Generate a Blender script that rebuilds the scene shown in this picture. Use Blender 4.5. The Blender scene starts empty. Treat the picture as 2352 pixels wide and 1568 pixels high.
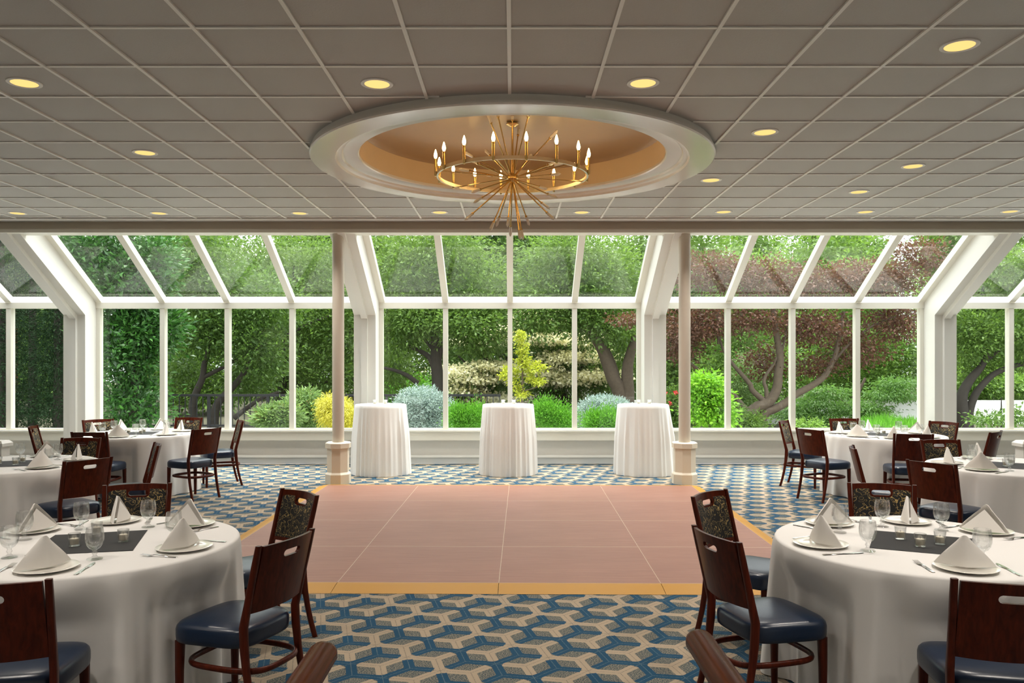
import bpy, bmesh, math, random
import numpy as np
from mathutils import Vector, Matrix

S = bpy.context.scene
COL = S.collection
PI = math.pi
R = math.radians
FOC, CXP, HOR, EYE = 1860.0, 1177.0, 827.0, 1.741      # survey of the photograph: focal length, vanishing point, eye height


def at(px, py, Y):
    """the point of the place seen at (px, py) at the distance Y"""
    return Vector(((px - CXP) * Y / FOC, Y, EYE + (HOR - py) * Y / FOC))


# ------------------------------------------------------------------ objects
def link(o, parent=None):
    COL.objects.link(o)
    if parent is not None:
        o.parent = parent
    return o


def tag(o, label=None, cat=None, group=None, kind=None):
    if label:
        o['label'] = label
    if cat:
        o['category'] = cat
    if group:
        o['group'] = group
    if kind:
        o['kind'] = kind
    return o


def thing(name, label, cat, loc=(0, 0, 0), rz=0.0, group=None, kind=None):
    o = bpy.data.objects.new(name, None)
    o.empty_display_size = 0.1
    link(o)
    o.location = loc
    o.rotation_euler = (0, 0, rz)
    return tag(o, label, cat, group, kind)


KIDS = {}


def copy_tree(o, parent=None):
    c = o.copy()
    COL.objects.link(c)
    if parent is not None:
        c.parent = parent
    for ch in KIDS.get(o.name, []):
        copy_tree(ch, c)
    KIDS.setdefault(c.name, [])
    return c


def put(o, loc, rz, label, group=None):
    o.location = loc
    o.rotation_euler = (0, 0, rz)
    o['label'] = label
    if group:
        o['group'] = group
    return o


class MB:
    """collects vertices and faces of one mesh"""

    def __init__(self):
        self.v, self.f, self.m = [], [], []

    def add(self, vs, fs, mi=0):
        b = len(self.v)
        self.v += [tuple(x) for x in vs]
        self.f += [tuple(b + i for i in f) for f in fs]
        self.m += [mi] * len(fs)
        return self

    def box(self, x0, x1, y0, y1, z0, z1, mi=0):
        vs = [(x0, y0, z0), (x1, y0, z0), (x1, y1, z0), (x0, y1, z0), (x0, y0, z1), (x1, y0, z1), (x1, y1, z1), (x0, y1, z1)]
        return self.add(vs, [(0, 3, 2, 1), (4, 5, 6, 7), (0, 1, 5, 4), (1, 2, 6, 5), (2, 3, 7, 6), (3, 0, 4, 7)], mi)

    def prism_x(self, poly, x0, x1, mi=0):
        """poly: list of (y, z)"""
        n = len(poly)
        vs = [(x0, y, z) for y, z in poly] + [(x1, y, z) for y, z in poly]
        fs = [tuple(range(n)), tuple(range(2 * n - 1, n - 1, -1))]
        fs += [(i, i + n, (i + 1) % n + n, (i + 1) % n) for i in range(n)]
        return self.add(vs, fs, mi)

    def lathe(self, prof, n=32, c=(0, 0, 0), mi=0, caps=True):
        vs, fs = [], []
        for r, z in prof:
            for i in range(n):
                a = 2 * PI * i / n
                vs.append((c[0] + r * math.cos(a), c[1] + r * math.sin(a), c[2] + z))
        for k in range(len(prof) - 1):
            for i in range(n):
                j = (i + 1) % n
                fs.append((k * n + i, k * n + j, (k + 1) * n + j, (k + 1) * n + i))
        if caps:
            if prof[0][0] > 1e-6:
                fs.append(tuple(range(n - 1, -1, -1)))
            if prof[-1][0] > 1e-6:
                b = (len(prof) - 1) * n
                fs.append(tuple(b + i for i in range(n)))
        return self.add(vs, fs, mi)

    def tube(self, pts, rad, n=10, mi=0, closed=False, flat=1.0, caps=True):
        """rad: number or list; flat: scales the section along the second axis"""
        pts = [Vector(p) for p in pts]
        N = len(pts)
        rad = [rad] * N if not hasattr(rad, '__len__') else rad
        vs, fs = [], []
        up = None
        for k in range(N):
            if closed:
                t = pts[(k + 1) % N] - pts[k - 1]
            else:
                t = pts[min(k + 1, N - 1)] - pts[max(k - 1, 0)]
            t.normalize()
            if up is None:
                up = Vector((0, 0, 1)) if abs(t.z) < 0.95 else Vector((1, 0, 0))
            s = t.cross(up)
            s.normalize()
            u = s.cross(t)
            u.normalize()
            up = u
            for i in range(n):
                a = 2 * PI * i / n
                vs.append(pts[k] + (s * math.cos(a) + u * math.sin(a) * flat) * rad[k])
        M = N if closed else N - 1
        for k in range(M):
            k2 = (k + 1) % N
            for i in range(n):
                j = (i + 1) % n
                fs.append((k * n + i, k * n + j, k2 * n + j, k2 * n + i))
        if not closed and caps:
            fs.append(tuple(range(n - 1, -1, -1)))
            fs.append(tuple((N - 1) * n + i for i in range(n)))
        return self.add(vs, fs, mi)

    def bar(self, pts, wx, wy, mi=0):
        """rectangular section, pts going upward; wx, wy number or list"""
        N = len(pts)
        wx = [wx] * N if not hasattr(wx, '__len__') else wx
        wy = [wy] * N if not hasattr(wy, '__len__') else wy
        vs, fs = [], []
        for k, p in enumerate(pts):
            a, b = wx[k] / 2, wy[k] / 2
            c = min(a, b) * 0.35
            for dx, dy in ((-a + c, -b), (a - c, -b), (a, -b + c), (a, b - c), (a - c, b), (-a + c, b), (-a, b - c), (-a, -b + c)):
                vs.append((p[0] + dx, p[1] + dy, p[2]))
        for k in range(N - 1):
            for i in range(8):
                j = (i + 1) % 8
                fs.append((k * 8 + i, k * 8 + j, k * 8 + 8 + j, k * 8 + 8 + i))
        fs.append(tuple(range(7, -1, -1)))
        fs.append(tuple((N - 1) * 8 + i for i in range(8)))
        return self.add(vs, fs, mi)

    def build(self, name, mats, parent=None, smooth=False, angle=40):
        me = bpy.data.meshes.new(name)
        me.from_pydata(self.v, [], self.f)
        if not isinstance(mats, (list, tuple)):
            mats = [mats]
        for m in mats:
            me.materials.append(m)
        if len(mats) > 1:
            me.polygons.foreach_set('material_index', self.m)
        bm = bmesh.new()
        bm.from_mesh(me)
        bmesh.ops.recalc_face_normals(bm, faces=bm.faces)
        if smooth:
            ca = R(angle)
            for f in bm.faces:
                f.smooth = True
            for e in bm.edges:
                if len(e.link_faces) == 2 and e.calc_face_angle(0) > ca:
                    e.smooth = False
        bm.to_mesh(me)
        bm.free()
        me.update()
        o = bpy.data.objects.new(name, me)
        link(o, parent)
        if parent is not None:
            KIDS.setdefault(parent.name, []).append(o)
        return o


# ------------------------------------------------------------------ materials
class NT:
    def __init__(self, name):
        self.mat = bpy.data.materials.new(name)
        self.mat.use_nodes = True
        self.t = self.mat.node_tree
        self.t.nodes.clear()
        self.out = self.n('ShaderNodeOutputMaterial')

    def n(self, typ, **kw):
        x = self.t.nodes.new(typ)
        for k, v in kw.items():
            setattr(x, k, v)
        return x

    def set(self, sock, v):
        if isinstance(v, bpy.types.NodeSocket):
            self.t.links.new(v, sock)
        elif v is not None:
            sock.default_value = v

    def math(self, op, a, b=None, c=None):
        x = self.n('ShaderNodeMath', operation=op)
        self.set(x.inputs[0], a)
        if b is not None:
            self.set(x.inputs[1], b)
        if c is not None:
            self.set(x.inputs[2], c)
        return x.outputs[0]

    def mix(self, f, a, b):
        x = self.n('ShaderNodeMix', data_type='RGBA')
        self.set(x.inputs[0], f)
        self.set(x.inputs[6], rgba(a))
        self.set(x.inputs[7], rgba(b))
        return x.outputs[2]

    def noise(self, scale, detail=3, rough=0.5, vec=None, dist=0.0):
        x = self.n('ShaderNodeTexNoise')
        x.inputs['Scale'].default_value = scale
        x.inputs['Detail'].default_value = detail
        x.inputs['Roughness'].default_value = rough
        x.inputs['Distortion'].default_value = dist
        if vec is not None:
            self.t.links.new(vec, x.inputs['Vector'])
        return x

    def obj(self, scale=(1, 1, 1), rot=(0, 0, 0)):
        c = self.n('ShaderNodeTexCoord')
        m = self.n('ShaderNodeMapping')
        m.inputs['Scale'].default_value = scale
        m.inputs['Rotation'].default_value = rot
        self.t.links.new(c.outputs['Object'], m.inputs['Vector'])
        return m.outputs[0]

    def ramp(self, f, stops):
        x = self.n('ShaderNodeValToRGB')
        e = x.color_ramp.elements
        while len(e) < len(stops):
            e.new(0.5)
        for i, (p, c) in enumerate(stops):
            e[i].position = p
            e[i].color = rgba(c)
        self.t.links.new(f, x.inputs[0])
        return x.outputs[0]

    def bsdf(self, color, rough=0.5, metal=0.0, spec=0.5, bump=None, bstr=0.2, bdist=0.01, coat=0.0, sheen=0.0, croughness=0.1):
        b = self.n('ShaderNodeBsdfPrincipled')
        self.set(b.inputs['Base Color'], rgba(color))
        self.set(b.inputs['Roughness'], rough)
        self.set(b.inputs['Metallic'], metal)
        self.set(b.inputs['Specular IOR Level'], spec)
        if coat:
            b.inputs['Coat Weight'].default_value = coat
            b.inputs['Coat Roughness'].default_value = croughness
        if sheen:
            b.inputs['Sheen Weight'].default_value = sheen
        if bump is not None:
            x = self.n('ShaderNodeBump')
            x.inputs['Strength'].default_value = bstr
            x.inputs['Distance'].default_value = bdist
            self.t.links.new(bump, x.inputs['Height'])
            self.t.links.new(x.outputs[0], b.inputs['Normal'])
        return b

    def done(self, sh):
        self.t.links.new(sh.outputs[0] if hasattr(sh, 'outputs') else sh, self.out.inputs[0])
        return self.mat


def rgba(c):
    if isinstance(c, (tuple, list)) and len(c) == 3:
        return (*c, 1.0)
    return c


def plain(name, color, rough=0.5, metal=0.0, spec=0.5, coat=0.0):
    n = NT(name)
    return n.done(n.bsdf(color, rough, metal, spec, coat=coat))


def painted(name, color, rough=0.45, var=0.04, scale=3.0):
    n = NT(name)
    k = n.noise(scale, 4, 0.6, n.obj()).outputs[0]
    lo = tuple(max(0, x * (1 - var)) for x in color)
    return n.done(n.bsdf(n.mix(k, lo, color), rough, bump=n.noise(180, 2, 0.5, n.obj()).outputs[0], bstr=0.04, bdist=0.002))


def emit(name, color, strength):
    n = NT(name)
    e = n.n('ShaderNodeEmission')
    e.inputs[0].default_value = rgba(color)
    e.inputs[1].default_value = strength
    return n.done(e)


def clear_glass(name, tint, base=0.04, gain=0.96, rough=0.0):
    n = NT(name)
    g = n.n('ShaderNodeNewGeometry')
    d = n.n('ShaderNodeVectorMath', operation='DOT_PRODUCT')
    n.t.links.new(g.outputs['Normal'], d.inputs[0])
    n.t.links.new(g.outputs['Incoming'], d.inputs[1])
    c = n.math('SUBTRACT', 1.0, n.math('ABSOLUTE', d.outputs['Value']))
    f = n.math('ADD', n.math('MULTIPLY', n.math('POWER', c, 5.0), gain), base)
    f = n.math('MINIMUM', f, 1.0)
    t = n.n('ShaderNodeBsdfTransparent')
    t.inputs[0].default_value = rgba(tint)
    gl = n.n('ShaderNodeBsdfGlossy')
    gl.inputs['Roughness'].default_value = rough
    m = n.n('ShaderNodeMixShader')
    n.t.links.new(f, m.inputs[0])
    n.t.links.new(t.outputs[0], m.inputs[1])
    n.t.links.new(gl.outputs[0], m.inputs[2])
    return n.done(m)


def wood(name, dark, light, scale, rough=0.3, coat=0.4, stretch=(18, 18, 1.2), spec=0.16):
    n = NT(name)
    v = n.obj(stretch)
    a = n.noise(scale, 5, 0.62, v, 0.6).outputs[0]
    b = n.noise(scale * 0.3, 2, 0.5, n.obj()).outputs[0]
    f = n.math('ADD', n.math('MULTIPLY', a, 0.75), n.math('MULTIPLY', b, 0.3))
    col = n.ramp(f, [(0.3, dark), (0.75, light)])
    return n.done(n.bsdf(col, rough, spec=spec, bump=a, bstr=0.05, bdist=0.002, coat=coat, croughness=0.18))


def leaf(name, c1, c2, trans=0.35, rough=0.5, spec=0.3):
    n = NT(name)
    g = n.n('ShaderNodeNewGeometry')
    col = n.mix(g.outputs['Random Per Island'], c1, c2)
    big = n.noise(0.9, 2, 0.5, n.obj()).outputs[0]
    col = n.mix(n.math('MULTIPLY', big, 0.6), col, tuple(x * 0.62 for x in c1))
    b = n.bsdf(col, rough, spec=spec)
    t = n.n('ShaderNodeBsdfTranslucent')
    n.t.links.new(n.mix(0.4, col, (c2[0] * 1.15, c2[1] * 1.2, c2[2] * 0.6)), t.inputs[0])
    m = n.n('ShaderNodeMixShader')
    m.inputs[0].default_value = trans
    n.t.links.new(b.outputs[0], m.inputs[1])
    n.t.links.new(t.outputs[0], m.inputs[2])
    return n.done(m)


def carpet_material():
    """interlocking three-armed figures, beige and blue, on a dotted ground: a triangular lattice of six site classes"""
    n = NT('carpet_pattern')
    tc = n.n('ShaderNodeTexCoord')
    sep = n.n('ShaderNodeSeparateXYZ')
    n.t.links.new(tc.outputs['Object'], sep.inputs[0])
    x, y = sep.outputs[0], sep.outputs[1]
    e1, e2 = (0.1745, -0.0345), (-0.0415, 0.1705)
    det = e1[0] * e2[1] - e2[0] * e1[1]
    X = n.math('SUBTRACT', x, -0.2222)
    Y = n.math('SUBTRACT', y, 5.158)
    M = n.math

    def lin(a, b):
        return M('ADD', M('MULTIPLY', X, a), M('MULTIPLY', Y, b))
    p = lin(e2[1] / det, -e2[0] / det)
    q = lin(-e1[1] / det, e1[0] / det)
    i, j = M('FLOOR', p), M('FLOOR', q)
    fp, fq = M('SUBTRACT', p, i), M('SUBTRACT', q, j)
    u, v = M('MAXIMUM', fp, fq), M('MINIMUM', fp, fq)
    k0 = M('FLOORED_MODULO', M('ADD', M('ADD', i, j), 600.0), 6.0)
    k1 = M('FLOORED_MODULO', M('ADD', k0, 1.0), 6.0)
    k2 = M('FLOORED_MODULO', M('ADD', k0, 2.0), 6.0)

    def eq(k, val):
        return M('COMPARE', k, float(val), 0.1)

    def gt(a, val):
        return M('GREATER_THAN', a, val)

    def lt(a, val):
        return M('LESS_THAN', a, val)
    W = 0.168

    def near(d):
        return lt(M('MULTIPLY', d, 0.866), W)

    def line(d):
        return lt(M('MULTIPLY', d, 0.866), 0.013)
    ds = [v, M('SUBTRACT', 1.0, u), M('SUBTRACT', u, v)]
    ts = [M('SUBTRACT', u, M('MULTIPLY', v, 0.5)),
          M('ADD', v, M('MULTIPLY', M('SUBTRACT', 1.0, u), 0.5)),
          M('ADD', M('SUBTRACT', 1.0, u), M('MULTIPLY', M('SUBTRACT', u, v), 0.5))]
    beige = blue = mid = None
    for e in range(3):
        t, d = ts[e], ds[e]
        if e < 2:
            k = (k0, k1)[e]
            bg = M('MAXIMUM', eq(k, 0), M('MULTIPLY', eq(k, 3), gt(t, 0.24)))
            bl = M('MAXIMUM', eq(k, 2), M('MULTIPLY', eq(k, 5), lt(t, 0.76)))
            # the far ends of the tips belong to the arms they run into
            bl = M('MAXIMUM', bl, M('MULTIPLY', eq(k, 3), lt(t, 0.2)))
            bg = M('MAXIMUM', bg, M('MULTIPLY', eq(k, 5), gt(t, 0.8)))
        else:
            k = k2
            bg = M('MAXIMUM', eq(k, 0), M('MULTIPLY', eq(k, 3), gt(t, 0.28)))
            bl = M('MAXIMUM', eq(k, 5), M('MULTIPLY', eq(k, 2), lt(t, 0.72)))
            bl = M('MAXIMUM', bl, M('MULTIPLY', eq(k, 3), lt(t, 0.24)))
            bg = M('MAXIMUM', bg, M('MULTIPLY', eq(k, 2), gt(t, 0.76)))
        nb, nl = M('MULTIPLY', bg, near(d)), M('MULTIPLY', bl, near(d))
        ln = M('MULTIPLY', M('MAXIMUM', bg, bl), line(d))
        beige = nb if beige is None else M('MAXIMUM', beige, nb)
        blue = nl if blue is None else M('MAXIMUM', blue, nl)
        mid = ln if mid is None else M('MAXIMUM', mid, ln)
    ov = tc.outputs['Object']
    mp = n.n('ShaderNodeMapping')
    mp.inputs['Scale'].default_value = (1.0, 2.4, 1.0)
    mp.inputs['Rotation'].default_value = (0, 0, R(14))
    n.t.links.new(ov, mp.inputs['Vector'])
    fine = n.noise(120, 1, 0.5, mp.outputs[0]).outputs[0]
    dots = gt(fine, 0.52)
    tuft = n.noise(420, 2, 0.5, ov).outputs[0]
    cb, cl = (0.53, 0.42, 0.30), (0.008, 0.075, 0.155)
    ground = n.mix(dots, (0.03, 0.065, 0.085), (0.40, 0.35, 0.26))
    col = n.mix(blue, ground, cl)
    col = n.mix(M('MULTIPLY', beige, M('SUBTRACT', 1.0, blue)), col, cb)
    dash = M('MULTIPLY', mid, gt(fine, 0.47))
    seam = n.mix(blue, (0.13, 0.13, 0.12), (0.22, 0.28, 0.29))
    col = n.mix(M('MULTIPLY', dash, 0.75), col, seam)
    col = n.mix(M('MULTIPLY', tuft, 0.55), col, (0.02, 0.03, 0.035))
    return n.done(n.bsdf(col, 0.95, spec=0.08, bump=tuft, bstr=0.5, bdist=0.004, sheen=0.07))


def swirl_fabric():
    n = NT('swirl_fabric')
    v = n.obj()
    a = n.noise(17, 1.0, 0.4, v, 0.7).outputs[0]
    b = n.noise(23, 1.0, 0.4, n.obj((1, 1, 1), (0.4, 0.9, 0.3)), 0.9).outputs[0]
    M = n.math

    def lines(f, c, w):
        return M('LESS_THAN', M('ABSOLUTE', M('SUBTRACT', M('FRACT', M('MULTIPLY', f, c)), 0.5)), w)
    k = M('MAXIMUM', lines(a, 5.0, 0.036), lines(b, 4.0, 0.030))
    weave = n.noise(700, 1, 0.5, v).outputs[0]
    col = n.mix(k, n.mix(weave, (0.008, 0.008, 0.008), (0.025, 0.024, 0.022)), (0.50, 0.35, 0.13))
    return n.done(n.bsdf(col, 0.75, spec=0.3, bump=weave, bstr=0.3, bdist=0.001, sheen=0.05))


def cloth_material(name, color, rough=0.85):
    n = NT(name)
    w = n.noise(900, 1, 0.5, n.obj((1, 1, 1))).outputs[0]
    b = n.noise(6, 3, 0.5, n.obj()).outputs[0]
    h = n.math('ADD', n.math('MULTIPLY', w, 0.03), b)
    return n.done(n.bsdf(n.mix(w, tuple(x * 0.93 for x in color), color), rough, spec=0.25, bump=h, bstr=0.12, bdist=0.012, sheen=0.15))


M_ = {}
M_['carpet'] = carpet_material()
M_['swirl'] = swirl_fabric()
M_['frame'] = painted('cream_window_paint', (0.80, 0.775, 0.69), 0.4)
M_['post'] = painted('white_frame_paint', (0.80, 0.785, 0.74), 0.45)
M_['column'] = painted('taupe_column_paint', (0.64, 0.575, 0.485), 0.4)
M_['pedestal'] = painted('cream_pedestal_paint', (0.76, 0.70, 0.58), 0.45)
M_['beam'] = painted('beam_paint', (0.46, 0.405, 0.32), 0.5)
M_['wall'] = painted('grey_wall_fabric', (0.72, 0.70, 0.66), 0.8, 0.06, 25)
M_['heater'] = painted('grey_baseboard_metal', (0.62, 0.63, 0.62), 0.4)
M_['white'] = painted('white_paint', (0.83, 0.81, 0.76), 0.4)
nt = NT('ceiling_tile')
k = nt.noise(260, 3, 0.7, nt.obj()).outputs[0]
k2 = nt.noise(70, 3, 0.6, nt.obj()).outputs[0]
M_['tile'] = nt.done(nt.bsdf(nt.mix(k, (0.36, 0.335, 0.308), (0.46, 0.432, 0.402)), 0.47, spec=0.9, bump=nt.math('ADD', k, k2), bstr=0.35, bdist=0.004))
M_['tbar'] = plain('white_grid_metal', (0.82, 0.80, 0.75), 0.35)
M_['ring'] = painted('medallion_paint', (0.80, 0.78, 0.73), 0.18, 0.03)
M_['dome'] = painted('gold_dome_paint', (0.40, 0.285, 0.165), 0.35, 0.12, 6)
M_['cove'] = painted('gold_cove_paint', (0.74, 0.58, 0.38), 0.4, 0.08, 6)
M_['brass'] = plain('satin_brass', (0.72, 0.50, 0.20), 0.24, 1.0)
M_['nickel'] = plain('champagne_metal', (0.72, 0.64, 0.50), 0.28, 1.0)
M_['bulb'] = emit('warm_bulb', (1.0, 0.60, 0.22), 34.0)
M_['lens'] = emit('warm_downlight', (1.0, 0.66, 0.22), 1.0)
M_['crystal'] = plain('frosted_crystal', (0.86, 0.80, 0.70), 0.18, 0.0, 0.6)
M_['pane'] = clear_glass('window_glass', (0.955, 0.975, 0.962), 0.018, 0.85)
M_['glass'] = clear_glass('goblet_glass', (0.985, 0.988, 0.986), 0.05, 0.95, 0.0)
_t = M_['glass'].node_tree
_mx = [q for q in _t.nodes if q.type == 'MIX_SHADER'][0]
_rf = _t.nodes.new('ShaderNodeBsdfGlass')
_rf.inputs['IOR'].default_value = 1.46
_rf.inputs['Color'].default_value = (0.97, 0.98, 0.975, 1)
_m2 = _t.nodes.new('ShaderNodeMixShader')
_m2.inputs[0].default_value = 0.16
_t.links.new(_mx.outputs[0], _m2.inputs[1])
_t.links.new(_rf.outputs[0], _m2.inputs[2])
_t.links.new(_m2.outputs[0], [q for q in _t.nodes if q.type == 'OUTPUT_MATERIAL'][0].inputs[0])
M_['wood'] = wood('mahogany', (0.026, 0.0032, 0.0014), (0.125, 0.0185, 0.0060), 2.2, 0.34, 0.08)
M_['rail'] = wood('handrail_mahogany', (0.016, 0.004, 0.002), (0.135, 0.030, 0.010), 2.0, 0.24, 0.0, (16, 1.0, 16), 0.03)
nt = NT('navy_vinyl')
k = nt.noise(90, 4, 0.6, nt.obj()).outputs[0]
M_['vinyl'] = nt.done(nt.bsdf(nt.mix(k, (0.004, 0.013, 0.035), (0.007, 0.020, 0.050)), 0.30, spec=0.55, bump=k, bstr=0.12, bdist=0.002))
M_['linen'] = cloth_material('white_linen', (0.86, 0.845, 0.825))
M_['drape'] = cloth_material('white_drape', (0.86, 0.855, 0.845))
M_['napkin'] = cloth_material('napkin_linen', (0.82, 0.79, 0.745))
M_['black'] = cloth_material('black_linen', (0.022, 0.022, 0.024))
M_['china'] = plain('glazed_china', (0.86, 0.83, 0.76), 0.12, 0, 0.6, 0.3)
M_['steel'] = plain('polished_steel', (0.66, 0.65, 0.63), 0.16, 1.0)
M_['wax'] = plain('cream_wax', (0.80, 0.74, 0.60), 0.5)
M_['wick'] = plain('charred_wick', (0.03, 0.025, 0.02), 0.9)
nt = NT('dance_panel_wood')
k = nt.noise(3.0, 6, 0.68, nt.obj((1.1, 26, 8)), 0.25).outputs[0]
k2 = nt.noise(1.3, 3, 0.5, nt.obj()).outputs[0]
f = nt.math('ADD', nt.math('MULTIPLY', k, 0.8), nt.math('MULTIPLY', k2, 0.25))
M_['panel'] = nt.done(nt.bsdf(nt.ramp(f, [(0.3, (0.215, 0.095, 0.066)), (0.75, (0.335, 0.170, 0.120))]), 0.5, spec=0.28, bump=k, bstr=0.05, bdist=0.001))
M_['seam'] = plain('panel_edge_metal', (0.52, 0.38, 0.27), 0.45, 0.2)
M_['gold'] = plain('gold_ramp_trim', (0.44, 0.215, 0.016), 0.45, 0.1, 0.2)
M_['iron'] = plain('charcoal_railing', (0.022, 0.023, 0.025), 0.7, 0.0, 0.2)
M_['ground'] = painted('mulch_ground', (0.09, 0.085, 0.05), 0.95, 0.5, 5)
M_['bark'] = painted('grey_brown_bark', (0.14, 0.105, 0.075), 0.9, 0.55, 14)
M_['darkbark'] = painted('dark_bark', (0.05, 0.042, 0.034), 0.9, 0.5, 14)
M_['siding'] = wood('brown_shingle', (0.03, 0.014, 0.006), (0.13, 0.06, 0.025), 3.0, 0.8, 0.0, (1.5, 1.5, 22))
M_['wallwhite'] = painted('white_masonry', (0.90, 0.90, 0.90), 0.7)

# ------------------------------------------------------------------ room shell
HALF, BACK, WIN = 11.9, -3.6, 13.6
CEIL = 3.674
mb = MB().add([(-HALF, BACK, 0), (HALF, BACK, 0), (HALF, WIN + 0.02, 0), (-HALF, WIN + 0.02, 0), (-HALF, BACK, -0.1), (HALF, BACK, -0.1), (HALF, WIN + 0.02, -0.1), (-HALF, WIN + 0.02, -0.1)],
              [(0, 1, 2, 3), (7, 6, 5, 4), (0, 4, 5, 1), (1, 5, 6, 2), (2, 6, 7, 3), (3, 7, 4, 0)])
tag(mb.build('floor', M_['carpet']), 'blue and beige patterned carpet floor', None, None, 'structure')

MED = (0.0, 7.74)          # centre of the round ceiling medallion
RO, RI = 1.885, 1.44
# ceiling with a round opening
bm = bmesh.new()
n = 128
outer = [bm.verts.new(p) for p in ((-HALF, BACK, CEIL), (HALF, BACK, CEIL), (HALF, 11.58, CEIL), (-HALF, 11.58, CEIL))]
inner = [bm.verts.new((MED[0] + (RO - 0.02) * math.cos(2 * PI * i / n), MED[1] + (RO - 0.02) * math.sin(2 * PI * i / n), CEIL)) for i in range(n)]
es = [bm.edges.new((outer[i], outer[(i + 1) % 4])) for i in range(4)] + [bm.edges.new((inner[i], inner[(i + 1) % n])) for i in range(n)]
bmesh.ops.triangle_fill(bm, use_beauty=True, edges=es)
for f in list(bm.faces):
    c = f.calc_center_median()
    if math.hypot(c.x - MED[0], c.y - MED[1]) < RO - 0.03:
        bm.faces.remove(f)
bmesh.ops.recalc_face_normals(bm, faces=bm.faces)
me = bpy.data.meshes.new('ceiling')
bm.to_mesh(me)
bm.free()
me.materials.append(M_['tile'])
ceiling = link(bpy.data.objects.new('ceiling', me))
tag(ceiling, 'grey acoustic tile ceiling', None, None, 'structure')

# the grid of the tiles
def spans(lo, hi, off, radius):
    """lo..hi with the part inside the medallion taken out; off: distance of the line from its centre"""
    if abs(off) >= radius:
        return [(lo, hi, 0)]
    h = math.sqrt(radius * radius - off * off)
    return [(lo, -h, 1), (h, hi, 2)]


TW, T0 = 0.61, -0.02
YW, Y0 = 0.6165, 4.70
mb = MB()
for i in range(-20, 21):
    gx = T0 + i * TW
    if abs(gx) > HALF:
        continue
    for lo, hi, _ in spans(BACK - MED[1], 11.0 - MED[1], gx - MED[0], RO):
        mb.box(gx - 0.012, gx + 0.012, MED[1] + lo, MED[1] + hi, CEIL - 0.012, CEIL)
for j in range(-13, 11):
    gy = Y0 + j * YW
    if gy < BACK or gy > 10.95:
        continue
    for lo, hi, _ in spans(-HALF - MED[0], HALF - MED[0], gy - MED[1], RO):
        mb.box(MED[0] + lo, MED[0] + hi, gy - 0.011, gy + 0.011, CEIL - 0.008, CEIL)
mb.box(-HALF, HALF, 10.98, 11.03, CEIL - 0.02, CEIL)
mb.box(-HALF, HALF, 11.11, 11.14, CEIL - 0.015, CEIL)
tag(mb.build('trim_1', M_['tbar']), 'white metal grid between the ceiling tiles', None, None, 'structure')

# roof above, header behind the beam, beam
mb = MB().box(-HALF - 0.1, HALF + 0.1, BACK - 0.1, 11.55, 4.12, 4.25)
tag(mb.build('roof', M_['beam']), 'flat roof over the hall', None, None, 'structure')
mb = MB().box(-HALF, HALF, 11.306, 11.60, 3.577, CEIL + 0.02)
mb.box(-HALF, HALF, 11.33, 11.60, 3.527, 3.577, 1)
mb.box(-HALF, HALF, 11.44, 11.58, CEIL, 4.13)
tag(mb.build('beam', [M_['beam'], M_['frame']]), 'taupe beam along the edge of the tiled ceiling', None, None, 'structure')

for nm, x0, x1 in (('wall_left', -HALF - 0.12, -HALF), ('wall_right', HALF, HALF + 0.12)):
    mb = MB().prism_x([(BACK, 0), (WIN + 0.1, 0), (WIN + 0.1, 2.75), (11.3, 4.12), (BACK, 4.12)], x0, x1)
    tag(mb.build(nm, M_['wall']), 'plain side wall of the hall', None, None, 'structure')
mb = MB().box(-HALF, HALF, BACK - 0.12, BACK, 0, 4.12)
tag(mb.build('wall_back', M_['wall']), 'plain wall behind the camera', None, None, 'structure')

# the low wall under the windows
tag(MB().box(-HALF, HALF, WIN + 0.03, WIN + 0.17, 0, 0.56).build('wall_front', M_['wall']), 'low grey wall under the windows', None, None, 'structure')
mb = MB().box(-HALF, HALF, WIN - 0.10, WIN + 0.03, 0.405, 0.55)
mb.box(-HALF, HALF, WIN - 0.13, WIN + 0.05, 0.55, 0.575)
tag(mb.build('trim_2', M_['frame']), 'cream window sill and apron along the glazed wall', None, None, 'structure')
mb = MB().box(-HALF, HALF, WIN - 0.05, WIN + 0.03, 0.012, 0.115)
mb.box(-HALF, HALF, WIN - 0.065, WIN + 0.03, 0.115, 0.15, 1)
tag(mb.build('baseboard_front', [M_['heater'], M_['white']]), 'grey baseboard with white top edge below the windows', None, None, 'structure')

SL = 0.60
BX, PITCH = -0.04, 4.735


def gz(y):
    return 2.79 + SL * (13.55 - y)


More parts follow.
